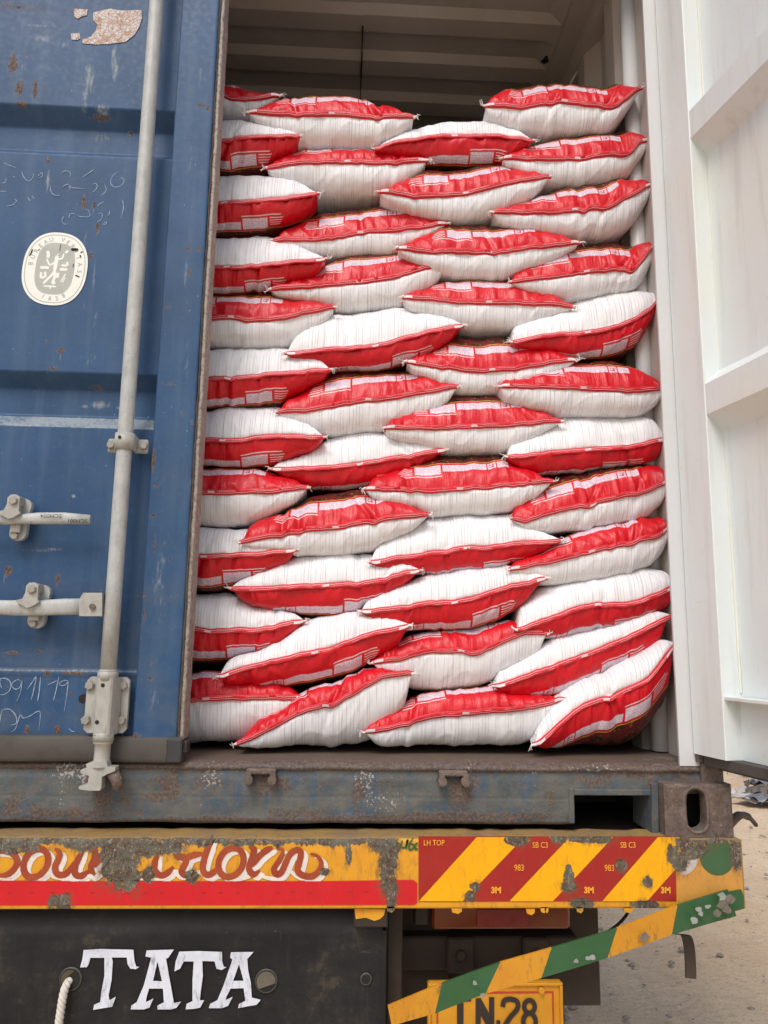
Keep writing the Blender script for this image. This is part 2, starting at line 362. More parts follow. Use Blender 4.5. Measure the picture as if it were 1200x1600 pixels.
    col = k.mix(red_side, wc, c)
    # relief
    pl = k.noise(k.comb(k.m('MULTIPLY', uu, 120.), k.m('MULTIPLY', v, 16.), 1.), 1., 4, .6, .8)
    cr = k.noise(k.comb(k.m('MULTIPLY', uu, 60.), k.m('MULTIPLY', v, 45.), 6.), 1., 5, .6, 1.4)
    hr = k.m('ADD', k.m('MULTIPLY', pl, .55), k.m('MULTIPLY', cr, .3))
    hw = k.m('ADD', k.m('ADD', k.m('MULTIPLY', l1, .22), k.m('MULTIPLY', cr, .14)), k.m('ADD', k.m('MULTIPLY', l2, .12), k.m('MULTIPLY', gl, -.25)))
    h = k.m('ADD', k.m('MULTIPLY', hr, red_side), k.m('MULTIPLY', hw, k.m('SUBTRACT', 1., red_side)))
    rgh = k.m('ADD', k.m('MULTIPLY', red_side, -.15), .5)
    return k.out(col, rgh, k.bump(h, .0042, .85), spec=.42)

def mat_hem():
    k = NT('stitched_red_hem', .42)
    uvn = k.n.new('ShaderNodeUVMap'); uvn.uv_map = 'UVMap'; o = k.xyz(uvn.outputs[0]); u = o[0]; v = o[1]
    rn = k.n.new('ShaderNodeObjectInfo').outputs['Random']
    c = (.60, .012, .024)
    wob = k.m('MULTIPLY', k.m('SUBTRACT', k.noise(k.comb(k.m('MULTIPLY', u, 60.), rn, 0.), 1., 2, .5), .5), .25)
    vv = k.m('ADD', v, wob)
    def ln(c0, w): return k.m('SUBTRACT', 1., k.step(k.m('ABSOLUTE', k.m('SUBTRACT', vv, c0)), w*.5, w))
    st = k.m('MAXIMUM', ln(.30, .055), k.m('MULTIPLY', ln(.62, .05), k.step(k.noise(k.comb(k.m('MULTIPLY', u, 22.), rn, 3.), 1., 2, .5), .42, .55)))
    dash = k.step(k.m('ABSOLUTE', k.m('SUBTRACT', k.m('FRACT', k.m('MULTIPLY', u, 190.)), .5)), .1, .2)
    st = k.m('MULTIPLY', st, k.m('ADD', .45, k.m('MULTIPLY', dash, .5)))
    col = k.mix(st, c, (.75, .6, .6))
    au = k.m('ABSOLUTE', u)      # 0 at the middle; white tape ends and a small woven mark at the middle
    e = k.m('MULTIPLY', k.m('SUBTRACT', 1., k.step(k.attr('tipdist'), .022, .023)), k.step(k.attr('tipdist'), .004, .005))
    e = k.m('MULTIPLY', e, k.m('MULTIPLY', k.step(v, .3, .34), k.m('SUBTRACT', 1., k.step(v, .74, .78))))
    e = k.m('MULTIPLY', e, k.attr('tape'))
    mid = k.m('MULTIPLY', k.m('SUBTRACT', 1., k.step(au, .0075, .0085)), k.m('MULTIPLY', k.step(v, .2, .3), k.m('SUBTRACT', 1., k.step(v, .6, .7))))
    mid = k.m('MULTIPLY', mid, k.step(k.noise(k.comb(k.m('MULTIPLY', u, 600.), k.m('MULTIPLY', v, 5.), 0.), 1., 1, .5), .36, .5))
    col = k.mix(k.m('MAXIMUM', e, mid), col, (.78, .74, .74))
    h = k.noise(k.comb(k.m('MULTIPLY', u, 170.), k.m('MULTIPLY', v, 1.2), rn), 1., 4, .6)
    return k.out(col, .4, k.bump(k.m('ADD', h, k.m('MULTIPLY', st, .25)), .0022, .8))

M = {}
M['blue'] = mat_blue(); M['sill'] = mat_sill(); M['brown'] = mat_brownrust()
M['galv'] = mat_galv(); M['galv2'] = mat_galv('worn_cream_metal', (.41, .41, .375), .8)
M['bolt'] = mat_galv('dull_bolt_metal', (.34, .32, .28), .8)
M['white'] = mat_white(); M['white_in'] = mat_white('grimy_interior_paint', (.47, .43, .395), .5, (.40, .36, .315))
M['post'] = mat_white('grey_white_post_paint', (.60, .62, .635), .2, (.58, .58, .57))
M['rubber'] = mat_plain('dusty_grey_rubber', (.066, .06, .052), .75, .5, 30, .001)
M['gasket'] = mat_plain('pale_worn_gasket', (.42, .37, .33), .7, .55, 55, .0015, dark=(.1, .075, .06))
M['yellow'] = mat_beam('chipped_yellow_paint', (.70, .33, .014), .5, .45, (.60, .24, .012))
M['ochre'] = mat_beam('ochre_paint', (.60, .29, .05), .5, .3, (.55, .27, .06))
M['topface'] = mat_beam('dusty_worn_yellow_paint', (.33, .205, .065), .7, .85, (.2, .15, .1), wear=False)
M['redtape'] = mat_beam('red_reflective_tape', (.60, .007, .017), .32, .16, (.50, .006, .014))
M['hazred'] = mat_beam('dark_red_reflective_sheet', (.33, .014, .012), .32, .2, (.37, .02, .013))
M['hazyel'] = mat_beam('yellow_reflective_sheet', (.86, .42, .0), .32, .22, (.80, .36, .0))
M['letter'] = mat_beam('red_brown_sign_paint', (.30, .042, .014), .5, .12, (.42, .085, .018))
M['letterw'] = mat_beam('white_sign_paint', (.74, .68, .63), .45, .15)
M['letterg'] = mat_beam('dark_green_sign_paint', (.03, .11, .03), .45, .1)
M['haztext'] = mat_beam('orange_print', (.85, .36, .03), .4, .05)
M['circw'] = mat_beam('dull_white_paint', (.58, .5, .47), .5, .25)
M['circg'] = mat_beam('dark_green_paint', (.045, .12, .05), .45, .2)
M['black'] = mat_plain('dusty_black_paint', (.0105, .0108, .0125), .42, .35, 28, .0012, dark=(.04, .036, .03), spec=.25)
def mat_black():
    k = NT('scuffed_black_paint', .45); p = k.pos(); z = k.xyz(p)[2]
    a = k.noise(p, 7, 6, .7); b = k.noise(p, 45, 5, .7); f = k.noise(p, 190, 3, .6); sc = k.noise(k.scl(p, (60, 60, 5)), 1, 5, .7)
    c = k.mix(k.step(a, .38, .66), (.0095, .0098, .0118), (.020, .0195, .020))
    c = k.mix(k.m('MULTIPLY', k.step(a, .52, .66), k.m('MULTIPLY', k.step(b, .42, .62), .8)), c, (.062, .052, .04))
    c = k.mix(k.m('MULTIPLY', k.step(sc, .58, .72), .4), c, (.05, .047, .042)); c = k.mix(k.m('MULTIPLY', k.step(z, 1.045, 1.075), .55), c, (.05, .047, .045))
    c = k.mix(k.m('MULTIPLY', k.step(f, .72, .75), .8), c, (.2, .18, .14)); c = k.mix(k.m('MULTIPLY', k.step(k.noise(k.scl(p, (8, 1, 90)), 1, 3, .6), .70, .73), .5), c, (.07, .07, .07))
    return k.out(c, k.m('ADD', .4, k.m('MULTIPLY', b, .35)), k.bump(k.m('ADD', a, k.m('MULTIPLY', b, .3)), .003, .7), spec=.3)
M['black'] = mat_black()
M['tata'] = mat_beam('worn_white_letter_paint', (.66, .71, .80), .5, .75, (.46, .5, .58), dirt=(.09, .09, .1), wear=False)
M['dark'] = mat_plain('dark_dusty_metal', (.032, .021, .014), .7, .5, 25, .0015)
M['darker'] = mat_plain('dark_mudflap_rubber', (.045, .033, .024), .8, .4, 25, .0015)
M['plate'] = mat_plain('yellow_number_plate_paint', (.68, .31, .015), .4, .2, 20, .0004)
M['platered'] = mat_plain('plate_red_border_paint', (.5, .05, .02), .45, .25)
M['ink'] = mat_plain('black_plate_paint', (.03, .022, .02), .4, .2)
M['bargreen'] = mat_beam('chipped_green_paint', (.026, .10, .034), .45, .35, (.035, .12, .05), dirt=(.09, .08, .05), wear=False)
M['baryellow'] = mat_beam('chipped_amber_paint', (.60, .27, .014), .5, .85, (.52, .21, .014), dirt=(.13, .075, .03), wear=False)
M['lamp'] = mat_plain('amber_lamp_lens', (.17, .035, .008), .25, .2); M['lampred'] = mat_plain('red_lamp_lens', (.2, .012, .009), .25, .3, 260, .002)
M['rope'] = mat_plain('white_nylon_rope', (.62, .58, .52), .7, .25, 120, .0006)
M['thread'] = mat_plain('white_thread', (.80, .77, .74), .6, .15)
M['sticker'] = mat_plain('white_vinyl_sticker', (.78, .80, .74), .45, .12, 20, .0003, dark=(.62, .6, .5))
M['stickerg'] = mat_plain('grey_green_sticker_print', (.40, .42, .38), .45, .2, 30, .0003)
M['chalk'] = mat_plain('pale_blue_chalk', (.30, .38, .48), .8, .5, 120, .0002, dark=(.12, .2, .34))
M['hole'] = mat_plain('black_hole_inside', (.01, .009, .008), .8, .2)
M['hem'] = mat_hem(); M['sack'] = mat_sack()
def mat_peel():
    k = NT('cracked_sticker_remains', .6); p = k.pos(); d = k.vor(p, 120, 'DISTANCE_TO_EDGE'); n = k.noise(p, 60, 4, .65)
    c = k.mix(k.step(n, .45, .6), (.55, .52, .52), (.42, .27, .17)); c = k.mix(k.m('SUBTRACT', 1., k.step(d, .02, .09)), c, (.25, .13, .08))
    return k.out(c, .6, k.bump(d, .001, .6))
M['peel'] = mat_peel()

# ---------------------------------------------------------------- ground
def mat_ground():
    k = NT('sandy_dirt', .9); p = k.pos(); o = k.xyz(p); a = k.noise(p, .9, 5, .65); b = k.noise(k.scl(p, (1, 1, 1)), 9, 6, .7); f = k.noise(p, 70, 4, .7)
    c = k.mix(k.step(a, .35, .65), (.73, .52, .315), (.80, .61, .40)); c = k.mix(k.m('MULTIPLY', k.step(b, .5, .7), .45), c, (.47, .335, .22))
    c = k.mix(k.m('MULTIPLY', k.step(f, .55, .68), .6), c, (.24, .18, .13)); c = k.mix(k.m('MULTIPLY', k.step(k.noise(k.scl(p, (1, 3, 1)), 22, 5, .7), .54, .66), .45), c, (.3, .23, .165)); c = k.mix(k.m('MULTIPLY', k.step(k.noise(p, 30, 3, .6), .62, .7), .5), c, (.68, .58, .46))
    q = k.m('SUBTRACT', o[0], k.m('MULTIPLY', o[1], .35)); tr = None
    for x0 in (1.2, 3.0, 4.7):
        e_ = k.m('SUBTRACT', 1., k.step(k.m('ABSOLUTE', k.m('SUBTRACT', q, x0)), .12, .24)); tr = e_ if tr is None else k.m('MAXIMUM', tr, e_)
    bars = k.step(k.m('SINE', k.m('ADD', k.m('MULTIPLY', o[1], 62.), k.m('MULTIPLY', k.m('ABSOLUTE', k.m('SINE', k.m('MULTIPLY', q, 12.))), 6.))), -.3, .3)
    trb = k.m('MULTIPLY', tr, k.m('MULTIPLY', bars, k.step(a, .4, .6)))
    c = k.mix(k.m('MULTIPLY', tr, .22), c, (.5, .385, .26)); c = k.mix(k.m('MULTIPLY', trb, .12), c, (.36, .27, .18))
    return k.out(c, .92, k.bump(k.m('SUBTRACT', k.m('ADD', b, k.m('MULTIPLY', f, .35)), k.m('MULTIPLY', trb, .15)), .03, .8))
gx = np.unique(np.concatenate([np.linspace(-400, -12, 14), np.linspace(-10, 20, 120), np.linspace(25, 400, 14)]))
gy = np.unique(np.concatenate([np.linspace(-400, -12, 14), np.linspace(-10, 20, 120), np.linspace(25, 400, 14)]))
GX, GY = np.meshgrid(gx, gy); near = np.clip(1-np.hypot(GX-4, GY-4)/18, 0, 1)
TRK = sum(np.exp(-((GX-GY*.35-q)/.16)**2) for q in (1.2, 3.0, 4.7))
GZ = -.03*near*TRK+near*((vnoise(GX*1.3, GY*1.3, 4)-.5)*.09+(vnoise(GX*4, GY*4, 5)-.5)*.03)
o = link('ground', grid_mesh('ground', np.stack([GX, GY, GZ], -1), mat_ground())); tag(o, kind='structure')
# loose pebbles
pb = MB(); ico = [(0, 0, 1), (.9, 0, .3), (.2, .9, .3), (-.8, .5, .3), (-.7, -.6, .3), (.3, -.9, .3), (0, 0, -.4)]
icf = [(0, 1, 2), (0, 2, 3), (0, 3, 4), (0, 4, 5), (0, 5, 1), (6, 2, 1), (6, 3, 2), (6, 4, 3), (6, 5, 4), (6, 1, 5)]
for i in range(3200):
    x = rnd.uniform(1.2, 9); y = rnd.uniform(1.2, 12); s = rnd.choice([.004, .006, .006, .01, .014, .018])*rnd.uniform(.7, 1.5); an = rnd.uniform(0, 6.3)
    pb.add([(x+s*(a*math.cos(an)-b*math.sin(an))*rnd.uniform(.8, 1.3), y+s*(a*math.sin(an)+b*math.cos(an)), .012+s*c*.7) for a, b, c in ico], icf)
o = pb.build('pebbles', mat_plain('pale_pebbles', (.30, .25, .2), .85, .5, 6)); tag(o, 'loose small pebbles scattered over the sandy dirt ground', 'pebbles', kind='stuff')

# ---------------------------------------------------------------- scrap heap on the ground, right, far
sheet_m = mat_plain('dull_torn_foil', (.15, .16, .17), .4, .8, 4, .003, dark=(.04, .04, .045)); pale_m = mat_plain('pale_torn_wrap', (.45, .43, .4), .5, .4, 5, .003)
dark_m = mat_plain('grey_brown_rubble', (.13, .105, .085), .8, .6, 5, .01)
hp = MB()
def crumple(mb, cx, cy, cz, w, d, h, mi, n=9, seed=0):
    q = np.linspace(-1, 1, n); U, V = np.meshgrid(q, q); an = rnd.uniform(0, 3)
    Z = cz+h*(1-.5*U*U-.5*V*V)+(vnoise(U*3, V*3, seed)-.5)*h*1.6+(vnoise(U*7, V*7, seed+1)-.5)*h*.7
    X = cx+w*(U*math.cos(an)-V*math.sin(an))+(vnoise(U*3, V*3, seed+3)-.5)*w*.5; Y = cy+d*(U*math.sin(an)+V*math.cos(an))
    v = [(X.flat[i], Y.flat[i], max(Z.flat[i], .005)) for i in range(n*n)]
    f = [(i*n+j, i*n+j+1, (i+1)*n+j+1, (i+1)*n+j) for i in range(n-1) for j in range(n-1)]
    mb.add(v, f, mi)
for i in range(150):
    cy = rnd.uniform(6.4, 10.5); cx = 4.35+(cy-6.4)*.62+abs(rnd.gauss(0, .9))+.15
    crumple(hp, cx, cy, rnd.uniform(0, .16)+(.15 if cy > 7.5 else 0), rnd.uniform(.05, .22), rnd.uniform(.05, .2), rnd.uniform(.02, .10), rnd.choice([0, 0, 0, 1, 2, 2, 2]), 8, i)
for i in range(26):
    y = rnd.uniform(6.8, 9.8); x = 4.6+(y-6.4)*.62+rnd.uniform(0, 1.5); z = rnd.uniform(.03, .3); a = rnd.uniform(-.5, .5); L = rnd.uniform(.4, 1.1)
    hp.tube([(x, y, z), (x+L*.5, y+a*.5, z+rnd.uniform(-.02, .06)), (x+L, y+a, max(.02, z-.05))], rnd.uniform(.008, .03), 6, mi=rnd.choice([0, 2]))
o = hp.build('scrap_heap', [sheet_m, pale_m, dark_m]); tag(o, 'heap of torn grey sheeting and rubble lying on the dirt behind the truck corner', 'scrap', kind='stuff')

# ---------------------------------------------------------------- shipping container
F = 1.395; XR = 1.215; ZT = 3.79; LEN = 6.05
box_ = empty('shipping_container', (0, 0, 1.242), 'blue shipping container with one door open, stacked full of red and white sacks', 'container')

# floor, walls and roof
fl = MB(); fl.box(-1.165, 1.165, .03, LEN, F-.03, F-.004); fl.build('floor', mat_plain('dark_plywood_floor', (.12, .085, .06), .7, .4, 14), box_)
def side_wall(sx):
    # vertical corrugations, period .278
    ys = []; xs = []; y = .144
    while y < LEN-.1:
        for dy, dx in ((0, 0), (.072, 0), (.14, .036), (.21, .036)): ys.append(y+dy); xs.append(dx)
        y += .278
    ys.append(LEN); xs.append(0.)
    n = len(ys); P = np.zeros((n, 2, 3)); P[:, :, 1] = np.array(ys)[:, None]
    P[:, :, 0] = sx*(1.165-.0+0.0) - sx*np.array(xs)[:, None]*1.0; P[:, 0, 2] = F-.06; P[:, 1, 2] = ZT-.10
    in_ = grid_mesh('side_wall', P, M['white_in'], smooth=False)
    bmv = MB(); P2 = P.copy(); P2[:, :, 0] += sx*.003
    vv = [tuple(q) for q in P.reshape(-1, 3)]+[tuple(q) for q in P2.reshape(-1, 3)]; N2 = n*2
    fs = [(i*2, i*2+1, i*2+3, i*2+2) for i in range(n-1)]; fo = [tuple(N2+q for q in reversed(f)) for f in fs]
    bmv.add(vv, fs, 0).add(vv, fo, 1); bpy.data.meshes.remove(in_)
    w = bmv.build('side_wall', [M['white_in'], M['blue']], box_)
    t = MB(); t.box(sx*1.12, sx*1.20, .1, LEN, ZT-.115, ZT+.005).build('top_rail', M['white_in'], w)
    t = MB(); t.box(sx*1.165, sx*1.20, .17, LEN, 1.25, F-.004).build('bottom_rail', M['brown'], w)
    # lashing rings under the roof
    for yy in (.62, .95, 1.9):
        t = MB(); pts = [(sx*(1.118-.018*math.sin(a)), yy+.022*math.cos(a), ZT-.15-.03*math.sin(a)) for a in np.linspace(0, math.pi, 9)]
        t.tube(pts, .005, 8).build('lashing_ring', M['white_in'], w)
side_wall(1); side_wall(-1)
fw = MB(); fw.box(-1.17, 1.17, LEN, LEN+.03, 1.25, ZT).build('front_wall', M['white_in'], box_)
def roof():
    prof = []; y = .20; 
    while y < LEN:
        for dy, dz in ((0, 0.), (.018, .020), (.105, .020), (.135, 0.)): prof.append((y+dy, dz))   # ribs rise away from the load
        y += .209
    prof.append((LEN, 0.)); P = []
    n = len(prof); Y = np.array([p[0] for p in prof]); D = np.array([p[1] for p in prof])
    def panel(x0, x1, zoff, endl, endr):
        xs = np.array(sorted(set([x0, x1]+([x0+.01, x0+.05] if endl else [])+([x1-.01, x1-.06] if endr else []))))
        k_ = np.ones(len(xs))
        if endr: k_[-1] = k_[-2] = 0
        if endl: k_[0] = k_[1] = 0
        A = np.zeros((n, len(xs), 3)); A[:, :, 0] = xs[None]; A[:, :, 1] = Y[:, None]; A[:, :, 2] = ZT-.022+zoff+D[:, None]*k_[None]
        A2 = A.copy(); A2[:, :, 2] += .02
        g = grid_mesh('roof_panel', A, M['white_in'], smooth=False); ob = link('roof_panel', g, box_); return ob
    a = panel(-1.12, .362, 0., True, False); b_ = panel(.358, 1.06, .0025, False, True)
    t = MB(); t.box(1.055, 1.125, .1, LEN, ZT-.030, ZT-.022).box(-1.125, -1.115, .1, LEN, ZT-.03, ZT-.022); t.build('roof_flange', M['white_in'], box_)
    t = MB()
    for i in range(40):
        y0 = .59+i*.06; t.box(.3585+rnd.uniform(-.0012, .0012), .3625+rnd.uniform(-.001, .0015), y0, y0+.06, ZT-.030, ZT-.0215)
    t.build('roof_seam', M['hole'], box_)
    t = MB(); t.box(-1.2, 1.2, .05, LEN+.02, ZT+.006, ZT+.02).build('roof_skin', M['blue'], box_)
    t = MB(); pts = [(1.032+.012*math.cos(a)*(1+.4*math.sin(3*a)), .70+.020*math.sin(a)) for a in np.linspace(0, 6.28, 14)[:-1]]
    t.add([(x, y, ZT-.024-.006*0) for x, y in pts], [tuple(range(len(pts)))]).build('roof_stain', M['hole'], box_)
roof()
hd = MB(); hd.box(-1.2, 1.2, 0., .02, 3.702, ZT+.03, 1).box(-1.2, 1.2, .02, .10, 3.702, ZT+.004, 0).build('door_header', [M['white_in'], M['blue']], box_)

# corner posts: right one seen white, with the inner step and round bead
def post(sx, mat):
    t = MB(); t.prism([(sx*1.105, 0), (sx*1.2, 0), (sx*1.2, .15), (sx*1.167, .15), (sx*1.167, .056), (sx*1.118, .05), (sx*1.107, .045)], F-.005, 3.70)
    me = MB()
    # rebuild as vertical extrusion
    poly = [(1.105, 0), (1.2, 0), (1.2, .15), (1.168, .15), (1.168, .012), (1.107, .012)]; n = len(poly)
    v = [(sx*x, y, F-.005) for x, y in poly]+[(sx*x, y, 3.70) for x, y in poly]
    me.add(v, [tuple(range(n)), tuple(range(2*n-1, n-1, -1))]+[(i, (i+1) % n, n+(i+1) % n, n+i) for i in range(n)])
    p_ = me.build('corner_post', mat, box_)
    b2 = MB(); b2.tube([(sx*1.150, .215, F), (sx*1.150, .215, 3.70)], .022, 16).build('inner_bead', M['post'], p_)
    for zz in np.arange(1.62, 3.7, .30):
        MB().tube([(sx*1.165, .10, zz-.03), (sx*1.15, .10, zz-.015), (sx*1.15, .10, zz+.015), (sx*1.165, .10, zz+.03)], .004, 8).build('lashing_bar', M['post'], p_)
    return p_
post(1, M['post']); post(-1, M['post'])

# rear sill as a fine curved sheet with painted rust
def blobs_on(X, Z, lst):
    A = np.zeros_like(X)
    for (x, z, rx, rz, s) in lst: A = np.maximum(A, s*np.clip(1.25-np.hypot((X-x)/rx, (Z-z)/rz), 0, 1))
    return A
PXM = 1/700.
def blobset(pts, sizes): return [(x, z, a*PXM, b*PXM*.95, s) for (x, z), (a, b, s) in zip(pts, sizes)]
sill_prof = [(.09, 1.388), (.06, 1.3935), (.03, 1.3945), (.012, 1.393), (.002, 1.3885), (-.003, 1.383), (-.0035, 1.379), (.0, 1.3755), (.002, 1.372), (.002, 1.366), (.0, 1.356), (0, 1.33), (-.0, 1.322), (.001, 1.319), (0, 1.316), (0, 1.271), (.003, 1.265), (.012, 1.263), (.10, 1.263)]
def refine(prof, step):
    out = []
    for a, b in zip(prof[:-1], prof[1:]):
        n = max(1, int(math.hypot(b[0]-a[0], b[1]-a[1])/step))
        out += [(a[0]+(b[0]-a[0])*i/n, a[1]+(b[1]-a[1])*i/n) for i in range(n)]
    return np.array(out+[prof[-1]])
def sill_part(x0, x1, prof, name, parent, mat):
    pf = refine(prof, .004); xs = np.append(np.arange(x0, x1-.002, .005), x1); P = np.zeros((len(pf), len(xs), 3)); P[:, :, 0] = xs[None]; P[:, :, 1] = pf[:, :1]; P[:, :, 2] = pf[:, 1:]
    P[:, :, 1] += (vnoise(P[:, :, 0]*22, P[:, :, 2]*30, 3)-.5)*.004*(P[:, :, 1] < .03); P[:, :, 2] += (vnoise(P[:, :, 0]*14, P[:, :, 1]*20, 8)-.5)*.0025
    X, Z = P[:, :, 0], P[:, :, 2]
    rust = blobs_on(X, Z, blobset([(-0.0249,1.3446),(0.0499,1.3583),(0.4400,1.3540),(0.4272,1.2738),(-0.2444,1.2844),(-0.1655,1.3108),(0.2463,1.2863),(0.6097,1.3280),(0.1887,1.3458),(0.8091,1.3155),(1.0134,1.3780),(0.3842,1.3335),(-0.0437,1.3180),(0.7229,1.2816),(-0.3533,1.3034),(0.0955,1.2726),(0.8675,1.3538),(1.1015,1.3854),(0.5814,1.2810)],
        [(16,30,.8),(34,26,.45),(60,12,.4),(300,8,.75),(120,12,.6),(30,16,.6),(60,14,.6),(22,26,.9),(34,18,.8),(16,30,.5),(90,14,.6),(16,36,.5),(30,10,.8),(140,8,.6),(30,20,.4),(200,6,.7),(60,20,.35),(60,20,.8),(120,7,.8)]))
    rust = np.maximum(rust, .85*np.clip((Z-1.372)/.006, 0, 1)); rust = np.maximum(rust, .5*np.clip((1.276-Z)/.008, 0, 1))
    pale = blobs_on(X, Z, blobset([(-0.2379,1.3697),(-0.2097,1.3567),(0.0637,1.3584),(0.3978,1.3564),(0.4053,1.3269),(0.6312,1.3755),(-0.2544,1.3235),(0.7744,1.3764),(0.9118,1.3842),(0.4407,1.3071)],
        [(44,22,.62),(20,14,.6),(30,30,.5),(30,26,.5),(12,40,.55),(10,50,.4),(14,40,.4),(6,30,.5),(60,10,.45),(50,30,.42)]))
    return link(name, grid_mesh(name, P, mat, {'rust': rust, 'pale': pale}), parent)
pocket = [(0.8597,1.3293),(1.0288,1.3302),(0.8509,1.2700)]
xa = pocket[0][0]; zp = pocket[0][1]
sill = sill_part(-1.2, xa, sill_prof, 'rear_sill', box_, M['sill'])
sp2 = [q for q in sill_prof if q[1] > zp+.004]+[(0., zp), (.10, zp)]
sill_part(xa, 1.19, sp2, 'sill_over_pocket', sill, M['sill'])
t = MB(); t.bbox(xa-.010, xa+.002, -.005, .10, 1.267, zp+.012, .002); t.bbox(xa+.002, 1.05, -.005, .10, zp-.003, zp+.010, .002); t.build('pocket_frame', M['sill'], sill)
t = MB(); t.box(xa+.003, 1.06, .30, .32, 1.255, 1.38).box(xa+.003, 1.06, .10, .32, zp+.02, zp+.03).tube([(xa, .26, 1.30), (1.06, .26, 1.305)], .008, 8).build('pocket_inside', M['dark'], sill)
t = MB(); t.box(-1.19, xa-.012, .02, .14, 1.272, 1.36).build('sill_core', M['dark'], sill)
# right end piece above the casting
t = MB(); t.bbox(1.045, 1.20, .005, .14, 1.352, 1.3925, .006); t.bbox(1.150, 1.200, -.012, .10, 1.352, 1.40, .004); t.build('sill_end', M['brown'], sill)

# corner castings: block with oval hole in its rear face
def casting(x0, x1, ys, holex, name='corner_casting'):
    z0, z1 = 1.243, 1.358; y1 = .12; cx = holex; cz = (z0+z1)/2+.004; rx, rz = .0225, .043; n = 28
    b = MB(); V = []
    def ring(rx_, rz_, y, k=0.):
        out = []
        for i in range(n):
            a = 2*math.pi*i/n; c, s = math.cos(a), math.sin(a); st = max(0, rz_-rx_)
            out.append((cx+rx_*c, y, cz+rx_*s+(st if s > 0 else -st)*min(1, abs(s)*3)))
        return out
    hole = ring(rx, rz, ys); lip = ring(rx+.004, rz+.004, ys-.003); lip2 = ring(rx+.008, rz+.008, ys); hole_in = ring(rx-.001, rz-.001, ys+.03)
    outer = []
    for (x, y, z) in lip2:
        dx, dz = x-cx, z-cz; k = 1e9
        if dx > 1e-9: k = min(k, (x1-.006-cx)/dx)
        if dx < -1e-9: k = min(k, (x0+.006-cx)/dx)
        if dz > 1e-9: k = min(k, (z1-.006-cz)/dz)
        if dz < -1e-9: k = min(k, (z0+.006-cz)/dz)
        outer.append([cx+dx*k, ys, cz+dz*k])
    for cxn, czn in ((x0+.006, z0+.006), (x1-.006, z0+.006), (x0+.006, z1-.006), (x1-.006, z1-.006)):
        j = min(range(n), key=lambda i: (outer[i][0]-cxn)**2+(outer[i][2]-czn)**2); outer[j] = [cxn, ys, czn]
    side = []
    for x, y, z in outer:
        sx = x0 if abs(x-(x0+.006)) < 1e-4 else (x1 if abs(x-(x1-.006)) < 1e-4 else x)
        sz = z0 if abs(z-(z0+.006)) < 1e-4 else (z1 if abs(z-(z1-.006)) < 1e-4 else z)
        side.append((sx, ys+.006, sz))
    back = [(x, y1, z) for x, y, z in side]
    rings = [hole_in, hole, lip, lip2, outer, side, back]
    for rr in rings: V += rr
    Fc = [(i*n+k, i*n+(k+1) % n, (i+1)*n+(k+1) % n, (i+1)*n+k) for i in range(len(rings)-1) for k in range(n)]
    Fc.append(tuple((len(rings)-1)*n+k for k in range(n)))
    b.add(V, Fc, 0); 
    b.box(cx-.05, cx+.05, ys+.10, ys+.105, z0+.01, z1-.01, 1).box(cx-.052, cx-.05, ys+.03, ys+.1, z0+.01, z1-.01, 1)
    return b.build(name, [M['brown'], M['hole']], box_)
cxs = [(1.0497,1.3121),(1.2004,1.3127),(1.1181,1.3177)]
casting(cxs[0][0], cxs[1][0], -.045, cxs[2][0]); casting(-1.2, -1.04, -.045, -1.12)
# grey side lip left of the casting
t = MB(); t.prism([(1.030, 1.250), (1.045, 1.246), (cxs[0][0]-.001, 1.3555), (1.034, 1.352)], -.012, .1); t.build('casting_gusset', M['sill'], box_)

# cam keepers on the sill
def keeper(x, z, full=True):
    t = MB(); w = .032
    t.bbox(x-w, x+w, -.020, .0, z+.006, z+.018, .003)
    for s in (-1, 1):
        t.prism([(x+s*w-.012*(s > 0), z+.012), (x+s*w+.012*(s < 0), z+.012), (x+s*w+.011*(s < 0), z-.010), (x+s*(w-.006), z-.018), (x+s*w-.011*(s > 0), z-.012)], -.026, .0)
        t.tube([(x+s*(w-.007), -.031, z-.004), (x+s*(w-.007), -.0, z-.004)], .0095, 10)
    return t.build('cam_keeper', M['brown'], box_)
for (x, z) in [(0.1724,1.3620),(0.5913,1.3606)]: keeper(x, z)
kx, kz = [(-0.1620,1.3586)][0]; keeper(kx, kz)

# ---------------------------------------------------------------- left door
PY, IY = .012, .048
prof = [(-.004+.006, 3.66)]
RIBS = [(2.972, 2.932, 2.868, 2.838), (2.273, 2.240, 2.176, 2.140)]
dprof = [(PY, 3.66), (PY, 2.972+.70), ]
dprof = [(PY, 3.64)]
for a in RIBS: dprof += [(PY, a[0]), (IY, a[1]), (IY, a[2]), (PY, a[3])]
dprof += [(PY, 1.585), (PY-.004, 1.581), (PY-.004, 1.572), (PY-.002, 1.568), (PY-.002, 1.44)]
pf = refine(dprof, .004)
xs = np.concatenate([np.linspace(-1.10, -.50, 24), np.arange(-.495, -.1099, .004)]); xs[-1] = -.108
P = np.zeros((len(pf), len(xs), 3)); P[:, :, 0] = xs[None]; P[:, :, 1] = pf[:, :1]; P[:, :, 2] = pf[:, 1:]
X, Z = P[:, :, 0], P[:, :, 2]
P[:, :, 1] += (vnoise(X*7, Z*6, 2)-.5)*.0016*np.clip((-.11-X)/.05, 0, 1)
BL0 = [(-0.4991,3.0162),(-0.4642,3.0145),(-0.4158,2.8215),(-0.3198,2.7134),(-0.2944,2.7060),(-0.2822,2.6468),(-0.2917,2.5704),(-0.2308,2.9283),(-0.4221,1.8002),(-0.3044,1.7837),(-0.2668,2.4062),(-0.3577,1.5914),(-0.3430,2.3259),(-0.3946,1.8400),(-0.3361,1.6617),(-0.2969,2.1820),(-0.4436,2.2087)]
dist_rib = np.minimum.reduce([np.abs(Z-r) for a in RIBS for r in (a[0], a[3])])
